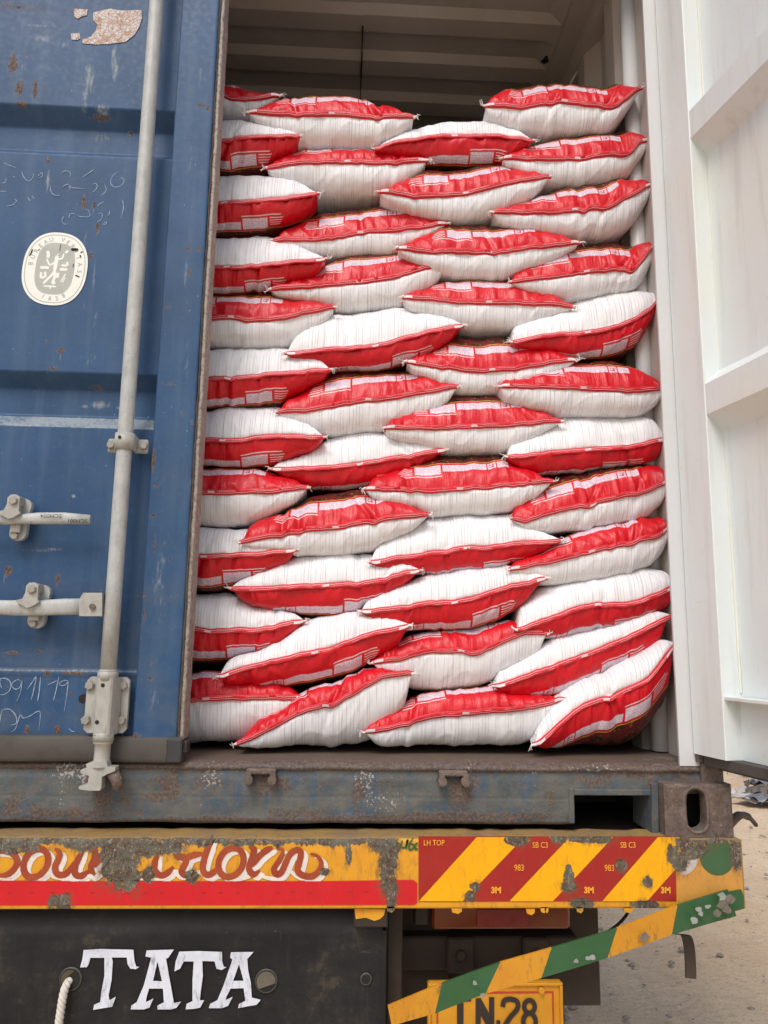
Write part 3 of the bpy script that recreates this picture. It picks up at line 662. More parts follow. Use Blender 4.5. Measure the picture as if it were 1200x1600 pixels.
rust = blobs_on(X, Z, blobset([(-0.5292,3.0836),(-0.5411,3.0428),(-0.4991,3.0162),(-0.4642,3.0145),(-0.4920,2.9734),(-0.4158,2.8215),(-0.3198,2.7134),(-0.2944,2.7060),(-0.2822,2.6468),(-0.2917,2.5704),(-0.3430,2.3259),(-0.3787,2.3423),(-0.3586,2.2823),(-0.2308,2.9283),(-0.3044,1.7837),(-0.4150,1.8004),(-0.3076,1.5754),(-0.2520,1.5761),(-0.2552,1.5304),(-0.2766,1.4550),(-0.3424,1.4544),(-0.3880,1.6189),(-0.3327,1.6224),(-0.2620,2.2459),(-0.3010,2.9550),(-0.2519,2.2116),(-0.5130,2.6534),(-0.5288,3.2504)],
    [(6,30,1.),(8,16,.9),(4,24,.95),(5,26,.95),(10,8,.9),(5,9,1.),(4,15,1.1),(4,9,1.1),(4,14,.9),(4,16,.75),(10,6,.8),(4,4,.8),(14,4,.8),(7,7,1.),(5,14,.9),(8,12,.8),(8,5,.9),(30,4,.8),(4,5,.8),(6,10,1.),(6,8,1.),(22,4,.8),(10,4,.8),(18,10,.5),(26,7,.7),(14,4,.6),(4,5,.6),(34,7,.6)]))
pale = blobs_on(X, Z, blobset([(-0.4534,3.1616),(-0.4039,3.1461),(-0.3328,3.0582),(-0.3396,3.0033),(-0.2704,3.0801),(-0.2762,3.1166),(-0.2941,2.9697),(-0.4113,2.7695),(-0.3098,2.5864),(-0.2802,2.5208),(-0.2980,2.4376),(-0.2515,2.2069),(-0.2881,2.2010),(-0.2065,2.2004),(-0.3527,1.8482),(-0.3174,1.8518),(-0.2674,2.4143),(-0.3613,1.4813),(-0.3059,2.9154),(-0.5407,3.1380),(-0.2743,2.3091),(-0.2845,1.9757),(-0.2919,1.7192),(-0.3789,1.7463),(-0.4726,3.1977),(-0.5085,3.0665)],
    [(34,20,.55),(20,14,.5),(14,60,.65),(10,60,.6),(8,34,.75),(8,60,.6),(20,14,.7),(4,40,.8),(5,70,.6),(4,60,.55),(8,20,.4),(26,12,.7),(14,6,.6),(10,6,.7),(40,5,.6),(22,4,.7),(5,18,.6),(4,40,.5),(30,16,.5),(10,6,.5),(30,26,.4),(7,5,.7),(6,80,.35),(4,60,.4),(60,6,.5),(18,30,.5)]))
for (bx_, bz_) in BL0:
    L_ = .03+.05*rnd.random(); w_ = .0035+.003*rnd.random(); dz_ = bz_-Z
    pale = np.maximum(pale, .72*np.exp(-((X-bx_-.002*np.sin(Z*60))/w_)**2)*np.clip(dz_/.01, 0, 1)*np.clip(1-dz_/L_, 0, 1)); rust = np.maximum(rust, .62*np.exp(-((X-bx_)/(w_*.6))**2)*np.clip(dz_/.004, 0, 1)*np.clip(1-dz_/(L_*.4), 0, 1))
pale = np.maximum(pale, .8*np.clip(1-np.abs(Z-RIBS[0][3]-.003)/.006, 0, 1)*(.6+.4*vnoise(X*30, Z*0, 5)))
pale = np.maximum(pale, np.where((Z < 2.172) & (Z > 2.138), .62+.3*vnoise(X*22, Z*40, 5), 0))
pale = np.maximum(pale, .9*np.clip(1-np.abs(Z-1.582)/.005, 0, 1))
dark = blobs_on(X, Z, blobset([(-0.5256,3.2506),(-0.3216,2.9146),(-0.3293,1.5848)],[(60,8,.7),(40,16,.3),(100,5,.5)]))
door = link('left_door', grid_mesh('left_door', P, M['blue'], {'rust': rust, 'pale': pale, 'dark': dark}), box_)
t = MB(); t.box(-1.10, -.11, .05, .053, 1.44, 3.64).build('door_lining', M['white_in'], door)

def blue_slab(name, x0, x1, z0, z1, y0, y1, bl=(), pl=(), parent=None):
    """front-facing slab with rounded vertical edges and wear attributes"""
    xs = np.concatenate([[x0, x0], x0+np.array([0, .0012, .003]), np.arange(x0+.006, x1-.006, .005), x1-np.array([.003, .0012, 0]), [x1, x1]])
    ys = np.concatenate([[y1, y0+.006], [y0+.003, y0+.001, y0], np.full(len(xs)-10, y0), [y0, y0+.001, y0+.003], [y0+.006, y1]])
    zs = np.arange(z0, z1+.001, .006); P = np.zeros((len(zs), len(xs), 3)); P[:, :, 0] = xs; P[:, :, 1] = ys; P[:, :, 2] = zs[:, None]
    X, Z = P[:, :, 0], P[:, :, 2]; P[:, :, 1] += (vnoise(X*9, Z*9, 6)-.5)*.0025*(P[:, :, 1] < y0+.004)
    edge = .55*np.clip(1-np.minimum(np.abs(X-x1), np.abs(X-x0))/.006, 0, 1)*vnoise(X*0, Z*28, 4)
    return link(name, grid_mesh(name, P, M['blue'], {'rust': np.maximum(blobs_on(X, Z, bl), edge), 'pale': blobs_on(X, Z, pl), 'dark': 0*X}), parent)
fr = blue_slab('door_frame', -.108, -.0135, 1.443, 3.66, -.012, .05,
    blobset([(-0.0424,2.9739),(-0.0261,2.9659),(-0.0519,2.5843),(-0.0290,2.5853),(-0.0471,2.5264),(-0.0771,2.2436),(-0.1022,2.0581),(-0.0911,1.9982),(-0.1294,1.9452),(-0.0940,1.9312),(-0.0869,1.8654),(-0.1105,1.7496),(-0.1006,1.7072),(-0.0434,2.1745),(-0.0200,2.1521),(-0.0518,1.8298),(-0.0756,1.6027),(-0.0242,2.8421),(-0.0918,2.4345),(-0.0775,1.5682),(-0.1010,1.4457)],
    [(12,4,.9),(4,8,.9),(5,5,1.),(5,5,1.),(4,10,.8),(16,4,.8),(4,26,.9),(10,4,.8),(8,4,.9),(5,6,.8),(4,22,.7),(12,6,.8),(4,20,.8),(4,10,.7),(4,8,.7),(5,4,.9),(5,4,.9),(6,3,.7),(8,6,.7),(10,4,.7),(14,6,.7)]),
    blobset([(-0.0515,3.0546),(-0.0587,2.8404),(-0.0437,2.3078),(-0.0114,2.0002),(-0.0709,1.7933),(-0.0558,2.5178),(-0.0671,1.5136)],[(8,40,.5),(20,70,.4),(20,80,.4),(14,30,.5),(20,120,.45),(4,60,.6),(20,60,.4)]), door)
t = MB()
for z0, z1 in ((3.64, 3.70), ): t.box(-1.15, -.0135, -.012, .05, z0, z1)
t.box(-1.19, -1.10, -.012, .05, 1.443, 3.70).build('door_outer_frame', M['blue'], door)
# gasket strip on the free edge: uneven pale rubber with a rusty inner line
zs = np.arange(1.44, 3.70, .006); cs = [(-.0133, .045), (-.0133, -.006), (-.0125, -.0085), (-.0105, -.0078), (-.0095, -.004), (-.0080, -.0045), (-.0065, -.0075), (-.0015, -.0080), (.0, -.006), (.0012, .0), (.0012, .045)]
P = np.zeros((len(zs), len(cs), 3)); c_ = np.array(cs); P[:, :, 0] = c_[None, :, 0]; P[:, :, 1] = c_[None, :, 1]; P[:, :, 2] = zs[:, None]
P[:, :, 0] += (vnoise(P[:, :, 2]*30, c_[None, :, 1]*60, 1)-.5)*.0025; P[:, :, 1] += (vnoise(P[:, :, 2]*55, c_[None, :, 0]*300, 7)-.5)*.003
k = NT('worn_edge_gasket', .7); p = k.pos(); xx = k.xyz(p)[0]; n1 = k.noise(p, 70, 5, .7)
cc = k.mix(k.step(k.m('ADD', xx, k.m('MULTIPLY', k.m('SUBTRACT', n1, .5), .012)), -.0085, -.007), (.075, .055, .042), (.36, .325, .29)); cc = k.mix(k.m('MULTIPLY', k.step(k.noise(p, 110, 4, .7), .5, .64), .75), cc, (.13, .09, .065))
cc = k.mix(k.m('MULTIPLY', k.m('SUBTRACT', 1., k.step(k.xyz(p)[2], 1.5, 2.9)), k.m('MULTIPLY', k.step(n1, .35, .6), .6)), cc, (.13, .095, .075))
link('edge_gasket', grid_mesh('edge_gasket', P, k.out(cc, .7, k.bump(n1, .002, .8))), door)
# bottom gasket: long dusty grey rubber flap
bp = [(.045, 1.444), (-.010, 1.445), (-.014, 1.443), (-.0165, 1.438), (-.019, 1.425), (-.0195, 1.412), (-.018, 1.400), (-.0165, 1.393), (-.013, 1.390), (-.009, 1.394)]
pf = refine(bp, .006); xs = np.arange(-1.19, -.0005, .008); xs = np.append(xs, .0); P = np.zeros((len(pf), len(xs), 3)); P[:, :, 0] = xs; P[:, :, 1] = pf[:, :1]; P[:, :, 2] = pf[:, 1:]
P[:, :, 1] += (vnoise(P[:, :, 0]*8, P[:, :, 2]*20, 9)-.5)*.006; P[:, :, 2] += (vnoise(P[:, :, 0]*16, 0*P[:, :, 2], 9)-.5)*.003
link('bottom_gasket', grid_mesh('bottom_gasket', P, M['rubber']), door)
t = MB(); t.bbox(-.032, .001, -.022, .02, 1.391, 1.441, .003).build('gasket_corner', mat_plain('black_rubber', (.035, .036, .038), .6, .3), door)
for i in range(7): pass
t = MB()
for i in range(6): t.bbox(.001, .009, -.010+.0*i, .03, 1.412+i*.004, 1.4145+i*.004, .0006)
t.build('gasket_tooth', M['rubber'], door)

# lock rod, guides, cam
rp = [(-0.1623,3.2497),(-0.1601,1.5821)]
zr = lambda z: rp[0][0]+(rp[1][0]-rp[0][0])*(z-rp[0][1])/(rp[1][1]-rp[0][1])
rod = MB(); rod.tube([(zr(z), -.045, z) for z in np.linspace(1.585, 3.62, 12)], .0172, 28).build('lock_rod', M['galv'], door)
def bracket(cx, cz):
    t = MB(); w, h = .0455, .0145
    for s in (-1, 1): 
        t.bbox(cx+s*w-(.026 if s > 0 else 0), cx+s*w+(.026 if s < 0 else 0), -.020, -.011, cz-h-(.004), cz+h+(.004*0), .003)
    n = 14; v = []                       # hoop over the rod
    for zz in (cz-.019, cz+.019):
        for rr in (.0178, .0215):
            for i in range(n): a = math.pi*(i/(n-1)); v.append((cx+rr*math.cos(a)*1.04, -.045-rr*math.sin(a)*.95 if True else 0, zz))
    L = 2*n; f = []
    for i in range(n-1):
        f += [(i, i+1, L+i+1, L+i), (n+i, L+n+i, L+n+i+1, n+i+1), (i, n+i, n+i+1, i+1), (L+i, L+i+1, L+n+i+1, L+n+i)]
    t.add(v, f, 0, True)
    for s in (-1, 1): t.bbox(cx+s*.0197-.0025, cx+s*.0197+.0025, -.046, -.013, cz-.019, cz+.019, .001)
    b = t.build('rod_bracket', M['galv2'], door)
    for s in (-1, 1): q = MB(); q.bolt(cx+s*.037, -.020, cz-.002, .0098, .009, .3).build('bolt', M['bolt'], door)
    q = MB(); q.tube([(cx-.006, -.0668, cz+.006), (cx-.006, -.064, cz+.006)], .0038, 10).build('grease_hole', M['hole'], door)
bx, bz = [(-0.1551,2.0919)][0]; bracket(zr(bz), bz)
# lower guide housing
gx0, gz0 = [(-0.2108,1.4523)][0]; gx1, gz1 = [(-0.1199,1.5707)][0]
k0 = [(-0.1592,1.5151)][0]; gc = (gx0+gx1)/2
t = MB(); b_ = .008
poly = [(gx0+b_, gz0), (gx1-b_, gz0), (gx1, gz0+b_), (gx1, gz1-b_), (gx1-b_, gz1), (gx0+b_, gz1), (gx0, gz1-b_), (gx0, gz0+b_)]
t.prism(poly, -.020, -.008); 
plate = t.build('guide_plate', M['galv2'], door)
t = MB(); xc = zr((gz0+gz1)/2)
v = []; n = 16
for zz in (gz0, gz1):
    for i in range(n):
        a = math.pi*i/(n-1); v.append((zr(zz)+.0245*math.cos(a)*(1 if True else 0), -.024-.040*min(1, math.sin(a)*1.25), zz))
t.add(v, [(i, i+1, n+i+1, n+i) for i in range(n-1)]+[tuple(range(n)), tuple(range(2*n-1, n-1, -1))], 0, False)
t.build('guide_housing', M['galv2'], door)
for z in (gz1+.004, gz0-.004): 
    t = MB(); t.tube([(zr(z), -.045, z-.009), (zr(z), -.045, z+.009)], .0215, 24).tube([(zr(z), -.045, z+.009), (zr(z), -.045, z+.013)], [.0215, .0175], 24).build('rod_collar', M['galv2'], door)
for (x, z) in [(-0.1635,1.5551),(-0.1699,1.4792)]: 
    t = MB(); t.tube([(x, -.0652, z), (x, -.0625, z)], .0042, 12).build('grease_hole', M['hole'], door)
for (x, z) in [(-0.2036,1.5520),(-0.1324,1.5528),(-0.2061,1.4791),(-0.1313,1.4798)]: t = MB(); t.bolt(x, -.020, z, .0102, .010, rnd.random()).build('bolt', M['bolt'], door)
# rod end with the cam head
t = MB(); zz = [gz0-.012, gz0-.018, gz0-.020, gz0-.062, gz0-.066]; rr = [.020, .020, .0165, .0165, .022]
t.tube([(zr(z), -.045, z) for z in zz], rr, 24)
ch = [(-0.1873,1.3940),(-0.1745,1.3992),(-0.1452,1.3995),(-0.1418,1.3891),(-0.1257,1.3879),(-0.1265,1.3801),(-0.1433,1.3735),(-0.1522,1.3683),(-0.1520,1.3477),(-0.1541,1.3413),(-0.1766,1.3411),(-0.1966,1.3436),(-0.1983,1.3487),(-0.1803,1.3552),(-0.1789,1.3707),(-0.1965,1.3758),(-0.1970,1.3822),(-0.1841,1.3862)]
t.prism(ch, -.062, -.034); t.build('cam_head', M['galv2'], door)
t = MB(); cxk, czk = [(-0.1289,1.3581)][0]
t.tube([(cxk-.012, -.045, czk+.014), (cxk-.002, -.048, czk+.012), (cxk+.006, -.045, czk-.002), (cxk+.003, -.04, czk-.016)], [.010, .013, .013, .010], 10); t.build('cam_catch', M['brown'], door)
t = MB(); x, z = [(-0.2183,1.5229)][0]; t.tube([(x, -.016, z), (x, -.008, z)], .010, 14).build('rubber_bung', M['hole'], door)

# handles and handle hubs
def handle(pts, r, name):
    """flattened bar following pts with height r"""
    n = 12; P = []
    for (x, z, hh, yy) in pts: P.append([(x, yy-.008*math.sin(a)*(1 if math.sin(a) > 0 else .6), z+hh*math.cos(a)) for a in np.linspace(0, 2*math.pi, n, endpoint=False)])
    P = np.array(P); t = MB(); v = [tuple(q) for q in P.reshape(-1, 3)]
    f = [(i*n+k, i*n+(k+1) % n, (i+1)*n+(k+1) % n, (i+1)*n+k) for i in range(len(pts)-1) for k in range(n)]
    t.add(v, f, 0, True); t.f += [tuple(range(n)), tuple((len(pts)-1)*n+k for k in range(n))]; t.m += [0, 0]; t.sm += [False, False]
    return t.build(name, M['galv'], door)
h1 = [(-0.4497,1.9140),(-0.4077,1.9092),(-0.3801,1.9113),(-0.3386,1.9137),(-0.3303,1.9139),(-0.2829,1.9150),(-0.2240,1.9135)]
handle([(h1[0][0]-.18, h1[0][1], .011, -.036), (h1[0][0], h1[0][1], .012, -.036), (h1[1][0], h1[1][1], .012, -.04), (h1[2][0], h1[2][1], .011, -.04), (h1[3][0], h1[3][1], .0135, -.04), (h1[4][0], h1[4][1], .0135, -.04), (h1[5][0], h1[5][1], .0135, -.041), (h1[6][0], h1[6][1], .0105, -.041)], .01, 'door_handle')
h2 = [(-0.4301,1.7173),(-0.3687,1.7156),(-0.3211,1.7164),(-0.2666,1.7201),(-0.2283,1.7207)]
handle([(h2[0][0]-.18, h2[0][1], .015, -.036), (h2[0][0], h2[0][1], .015, -.036), (h2[1][0], h2[1][1], .017, -.04), (h2[2][0], h2[2][1], .017, -.04), (h2[3][0], h2[3][1], .018, -.04), (h2[4][0], h2[4][1], .018, -.041)], .01, 'door_handle')
cl = [(-0.2290,1.7330),(-0.2207,1.7498),(-0.1808,1.7505),(-0.1771,1.7006),(-0.2250,1.6998)]
t = MB(); t.prism(cl, -.062, -.032).build('handle_clevis', M['galv2'], door)
x, z = [(-0.1979,1.7202)][0]; t = MB(); t.tube([(x, -.068, z), (x, -.06, z)], .0062, 12).build('rivet', M['brown'], door)
def hub(cx, cz):
    """oval backing plate, bolt top and bottom, bent catch over the handle"""
    t = MB(); pts = []
    for a in np.linspace(0, 2*math.pi, 28, endpoint=False): pts.append((cx+.006+.0195*math.cos(a)+(.002 if math.sin(a) > 0 else -.004), cz+.0195*math.sin(a)+(.026 if math.sin(a) > 0 else -.031)*min(1, abs(math.sin(a))*4)))
    t.prism(pts, -.020, -.006); t.build('hub_plate', M['galv'], door)
    t = MB(); top = [(cx-.012, cz+.040), (cx-.006, cz+.047), (cx+.006, cz+.048), (cx+.014, cz+.042), (cx+.0145, cz+.012), (cx+.018, cz+.006), (cx+.004, cz-.004), (cx-.006, cz-.007), (cx-.018, cz-.001), (cx-.030, cz+.005), (cx-.031, cz+.009), (cx-.018, cz+.012), (cx-.012, cz+.026)]
    t.prism([(x, z) for x, z in top], -.056, -.046).bbox(cx-.012, cx+.012, -.048, -.02, cz+.026, cz+.046, .002); t.build('hub_catch', M['galv2'], door)
    t = MB(); t.bbox(cx-.011, cx+.012, -.034, -.02, cz-.034, cz-.012, .002); t.build('hub_tongue', M['galv2'], door)
    t = MB(); t.bolt(cx+.002, -.056, cz+.033, .0095, .007, .5).build('bolt', M['bolt'], door)
    t = MB(); t.bolt(cx-.002, -.020, cz-.041, .0085, .009, .2).build('bolt', M['bolt'], door)
(hx, hz), = [(-0.3910,1.9160)]; hub(hx, hz)
(hx, hz), = [(-0.3334,1.7229)]; hub(hx, hz)

# flat print and writing
def text_obj(name, s, x, z, size, y, mat, parent, rot=0., sx=1., align='CENTER', bold=0., shear=0.):
    c = bpy.data.curves.new(name, 'FONT'); c.body = s; c.size = size; c.align_x = align; c.align_y = 'CENTER'; c.offset = bold; c.extrude = 0.0; c.resolution_u = 3; c.shear = shear
    to = bpy.data.objects.new('tmp', c); scene.collection.objects.link(to); bpy.context.view_layer.update()
    me = bpy.data.meshes.new_from_object(to.evaluated_get(bpy.context.evaluated_depsgraph_get())); bpy.data.objects.remove(to); me.name = name
    co = np.zeros(len(me.vertices)*3, np.float32); me.vertices.foreach_get('co', co); co = co.reshape(-1, 3); cr, sr = math.cos(rot), math.sin(rot)
    X = co[:, 0]*sx; Yl = co[:, 1]; out = np.stack([x+X*cr-Yl*sr, np.full(len(co), y), z+X*sr+Yl*cr], -1)
    me.vertices.foreach_set('co', out.reshape(-1)); me.materials.clear(); me.materials.append(mat)
    return link(name, me, parent)
def poly_obj(name, polys, y, mat, parent, ext=.0006):
    """filled 2D outlines (with holes) in the XZ plane at y"""
    c = bpy.data.curves.new(name, 'CURVE'); c.dimensions = '2D'; c.fill_mode = 'BOTH'; c.extrude = ext
    for pl in polys:
        sp = c.splines.new('POLY'); sp.points.add(len(pl)-1); sp.use_cyclic_u = True
        for q, (x, z) in zip(sp.points, pl): q.co = (x, z, 0, 1)
    to = bpy.data.objects.new('tmp', c); scene.collection.objects.link(to); bpy.context.view_layer.update()
    me = bpy.data.meshes.new_from_object(to.evaluated_get(bpy.context.evaluated_depsgraph_get())); bpy.data.objects.remove(to); me.name = name
    co = np.zeros(len(me.vertices)*3, np.float32); me.vertices.foreach_get('co', co); co = co.reshape(-1, 3)
    me.vertices.foreach_set('co', np.stack([co[:, 0], y-co[:, 2], co[:, 1]], -1).reshape(-1)); me.materials.clear(); me.materials.append(mat)
    return link(name, me, parent)
def smooth_path(pts, k=6, closed=False):
    P = [Vector(p) for p in pts]; n = len(P); out = []
    rngi = range(n if closed else n-1)
    for i in rngi:
        g = (lambda j: P[j % n]) if closed else (lambda j: P[max(0, min(n-1, j))])
        a, b, c, d = g(i-1), g(i), g(i+1), g(i+2)
        for j in range(k):
            t = j/k; out.append(tuple(.5*((2*b)+(c-a)*t+(2*a-5*b+4*c-d)*t*t+(3*b-a-3*c+d)*t**3)))
    if not closed: out.append(tuple(P[-1]))
    return out
def stroke(mb, pts, w, y, closed=False, taper=0.3, k=6, jit=0.):
    """brush stroke ribbon of width w"""
    P = smooth_path(pts, k, closed); n = len(P); v = []
    for i, (x, z) in enumerate(P):
        if closed: a = P[i-1]; b = P[(i+1) % n]
        else: a = P[max(0, i-1)]; b = P[min(n-1, i+1)]
        dx, dz = b[0]-a[0], b[1]-a[1]; L = math.hypot(dx, dz) or 1e-9; s = i/max(1, n-1)
        ww = w*.5*(1 if closed else min(1, taper+(1-taper)*min(s, 1-s)*5))*(1+jit*(rnd.random()-.5))
        v += [(x-dz/L*ww, y, z+dx/L*ww), (x+dz/L*ww, y, z-dx/L*ww)]
    f = [(2*i, 2*i+1, 2*i+3, 2*i+2) for i in range(n-1)]
    if closed: f.append((2*n-2, 2*n-1, 1, 0))
    mb.add(v, f); return mb

# round certification seal on the door: worn white oval with grey print
(sx_, sz_), (sl_, _), (sr_, _), (_, st_), (_, sb_) = [(-0.3739,2.5333),(-0.4494,2.5219),(-0.2957,2.5365),(-0.3820,2.6285),(-0.3659,2.4397)]
srx, srz = (sr_-sl_)/2, (st_-sb_)/2
def superell(rx, rz, n=64, e=2.35, rot=-.06):
    out = []
    for i in range(n):
        a = 2*math.pi*i/n; c, s = math.cos(a), math.sin(a); x = rx*math.copysign(abs(c)**(2/e), c); z = rz*math.copysign(abs(s)**(2/e), s)
        out.append((sx_+x*math.cos(rot)-z*math.sin(rot), sz_+x*math.sin(rot)+z*math.cos(rot)))
    return out
YS_ = .0106
poly_obj('seal_sticker', [superell(srx, srz)], YS_, M['sticker'], door, .0003)
poly_obj('seal_ring', [superell(srx*.93, srz*.94), superell(srx*.905, srz*.92)], YS_-.0005, M['stickerg'], door, .00005)
cz_e = .62
poly_obj('seal_field', [superell(srx*.60, srz*.71, e=2.8)], YS_-.00045, M['stickerg'], door, .00005)
def arc_text(s, a0, a1, rx, rz, size, flip=False):
    n = len(s)
    for i, ch_ in enumerate(s):
        if ch_ == ' ': continue
        a = R(a0+(a1-a0)*i/(n-1)); x = sx_+rx*math.cos(a); z = sz_+rz*math.sin(a)
        tx, tz = (rx*math.sin(a), -rz*math.cos(a)) if not flip else (-rx*math.sin(a), rz*math.cos(a))
        text_obj('seal_letter', ch_, x, z, size, YS_-.0007, M['stickerg'], door, math.atan2(tz, tx), .95, bold=.0002)
arc_text('BUREAU VERITAS', 172, -4, srx*.76, srz*.815, .0155)
arc_text('1828', 248, 298, srx*.74, srz*.83, .0150, True)
em = MB(); U = srx/51.
ecount = [0]
def E_(pts, w): ecount[0] += 1; stroke(MB(), [(sx_+(x-86)*U, sz_-(y-420)*U) for x, y in pts], w*U, YS_-.0007-.00002*ecount[0], taper=.8).build('seal_figure', M['sticker'], door)
for pts, w in [([(88, 398), (87, 410), (86, 422)], 6), ([(86, 422), (83, 430), (70, 446)], 4), ([(86, 422), (87, 434), (84, 446)], 4.5), ([(86, 408), (78, 414), (72, 404)], 3), ([(88, 404), (96, 402), (98, 394)], 3),
               ([(101, 389), (104, 392)], 6), ([(72, 390), (74, 397), (73, 402)], 5), ([(63, 419), (77, 419)], 5), ([(94, 421), (106, 421)], 5), ([(65, 427), (66, 436), (72, 434), (71, 426)], 4), ([(92, 427), (91, 436)], 5),
               ([(97, 443), (104, 428)], 2), ([(100, 444), (104, 434)], 2), ([(96, 414), (105, 414), (104, 408)], 4), ([(84, 446), (89, 444)], 5), ([(71, 451), (91, 451)], 3), ([(82, 449), (82, 455)], 3), ([(88, 396), (89.5, 397)], 6)]: E_(pts, w)
for pts, w in [([(48, 388), (47, 394), (44, 400)], 2), ([(58, 388), (59, 389.5)], 2.2), ([(109, 386), (117, 386), (118, 384)], 5), ([(124, 391), (128, 389)], 1.5), ([(124, 395), (125, 399)], 2), ([(115, 411), (114, 417)], 1), ([(119, 430), (126, 433)], 2), ([(92, 378), (91, 390)], .8)]:
    stroke(MB(), [(sx_+(x-86)*U, sz_-(y-420)*U) for x, y in pts], w*U, YS_-.0014, taper=.5).build('seal_scrape', M['hole'], door)

# remains of a peeled sticker and its flakes
pts = [(-0.3373,3.2430),(-0.3183,3.2499),(-0.2961,3.2569),(-0.2665,3.2531),(-0.2162,3.2581),(-0.2131,3.2356),(-0.2178,3.2090),(-0.2291,3.1840),(-0.2503,3.1622),(-0.2917,3.1541),(-0.3237,3.1504),(-0.3577,3.1521),(-0.3585,3.1632),(-0.3383,3.1718),(-0.3268,3.1911),(-0.3250,3.2100),(-0.3356,3.2206)]
poly_obj('peeled_sticker', [pts], .0107, M['peel'], door, .0003)
poly_obj('sticker_flake', [[(-0.3866,3.2513),(-0.3526,3.2515),(-0.3529,3.2345),(-0.3655,3.2300),(-0.3745,3.2219),(-0.3848,3.2288)]], .0107, M['peel'], door, .0003)
poly_obj('sticker_flake', [[(-0.3887,3.1781),(-0.3680,3.1812),(-0.3636,3.1666),(-0.3728,3.1604),(-0.3858,3.1615)]], .0107, M['peel'], door, .0003)

# chalk handwriting
ck = MB()
CH = [[(-0.2419,2.7983),(-0.2551,2.7854),(-0.2585,2.7678),(-0.2498,2.7561),(-0.2329,2.7604),(-0.2261,2.7746),(-0.2329,2.7813),(-0.2387,2.7758)],[(-0.2738,2.7636),(-0.2680,2.7483),(-0.2733,2.7360),(-0.2808,2.7322)],[(-0.3032,2.7605),(-0.2940,2.7627),(-0.2902,2.7542),(-0.2956,2.7435),(-0.3045,2.7379)],[(-0.3016,2.8006),(-0.3148,2.7895),(-0.3279,2.7784)],
      [(-0.3208,2.7475),(-0.3395,2.7484),(-0.3520,2.7495),(-0.3605,2.7578),(-0.3695,2.7539),(-0.3752,2.7484)],[(-0.3547,2.7442),(-0.3589,2.7578)],[(-0.3801,2.7881),(-0.3681,2.7939),(-0.3583,2.7874),(-0.3589,2.7769)],[(-0.4034,2.7523),(-0.4004,2.7352),(-0.3904,2.7270),(-0.3766,2.7277)],
      [(-0.2271,2.7226),(-0.2226,2.7021),(-0.2266,2.6711)],[(-0.2702,2.7154),(-0.2791,2.7098),(-0.2863,2.7026)],[(-0.2560,2.6920),(-0.2554,2.6835),(-0.2596,2.6782)],[(-0.2832,2.6822),(-0.2756,2.6843),(-0.2719,2.6759),(-0.2757,2.6655),(-0.2832,2.6617)],[(-0.2702,2.6538),(-0.2615,2.6610),(-0.2611,2.6559),(-0.2685,2.6522)],
      [(-0.3149,2.6928),(-0.3053,2.6881),(-0.3027,2.6745),(-0.3210,2.6720),(-0.3321,2.6749)],[(-0.3369,2.6781),(-0.3494,2.6792),(-0.3515,2.6672)],[(-0.3642,2.6717),(-0.3679,2.6613),(-0.3625,2.6514),(-0.3517,2.6519)],
      [(-0.4762,2.7869),(-0.4684,2.7699),(-0.4553,2.7619),(-0.4472,2.7744),(-0.4480,2.7830)],[(-0.4379,2.7748),(-0.4322,2.7803),(-0.4265,2.7858),(-0.4256,2.7754),(-0.4345,2.7715)],[(-0.5224,2.7535),(-0.5134,2.7556),(-0.5115,2.7678)],[(-0.4964,2.7720),(-0.4901,2.7706)],[(-0.4560,2.7188),(-0.4490,2.7088)],[(-0.4456,2.7227),(-0.4387,2.7145)],[(-0.5247,2.8088),(-0.5086,2.8026),(-0.4910,2.7965)],[(-0.5233,2.7311),(-0.5080,2.7318)],[(-0.5043,2.6926),(-0.4893,2.6967),(-0.4811,2.7074),(-0.4877,2.7122)]]
for q in CH: stroke(MB(), q, .0015, .0110, taper=.3, jit=.7).build('chalk_stroke', M['chalk'], door)
CH2 = [[(-0.4138,1.5618),(-0.3974,1.5634),(-0.3857,1.5552),(-0.3855,1.5388),(-0.3969,1.5290),(-0.4106,1.5289)],[(-0.3623,1.5555),(-0.3697,1.5610),(-0.3802,1.5553),(-0.3821,1.5470),(-0.3732,1.5403),(-0.3641,1.5459),(-0.3614,1.5611),(-0.3619,1.5363),(-0.3681,1.5143)],[(-0.3485,1.5406),(-0.3388,1.5558),(-0.3315,1.5669),(-0.3343,1.5366),(-0.3381,1.5174)],[(-0.3220,1.5684),(-0.3219,1.5368),(-0.3241,1.5148)],
       [(-0.3052,1.5507),(-0.2839,1.5606)],[(-0.2820,1.5703),(-0.2861,1.5372),(-0.2898,1.5166)],[(-0.2587,1.5582),(-0.2687,1.5608),(-0.2793,1.5552),(-0.2774,1.5497),(-0.2665,1.5512),(-0.2614,1.5568),(-0.2620,1.5306),(-0.2645,1.4936)],
       [(-0.3991,1.4949),(-0.4011,1.4597)],[(-0.3991,1.4949),(-0.3830,1.4978),(-0.3680,1.4844),(-0.3651,1.4682),(-0.3770,1.4640)],[(-0.3756,1.4492),(-0.3655,1.4573),(-0.3584,1.4845),(-0.3511,1.4791),(-0.3378,1.4833),(-0.3167,1.4931),(-0.3158,1.4524)],[(-0.2519,1.4584),(-0.2460,1.4530),(-0.2375,1.4504)],[(-0.4077,1.5550),(-0.4036,1.5413)]]
for q in CH2: stroke(MB(), q, .0017, .0088, taper=.3, jit=.7).build('chalk_stroke', M['chalk'], door)
# cast part numbers on the handles
text_obj('cast_number', 'SCH004', *[(-0.3075,1.9185)][0], .0125, -.0512, M['dark'], door, math.pi, 1.1)
text_obj('cast_number', 'SCH001', *[(-0.2497,1.9084)][0], .0125, -.0512, M['dark'], door, math.pi, 1.05)

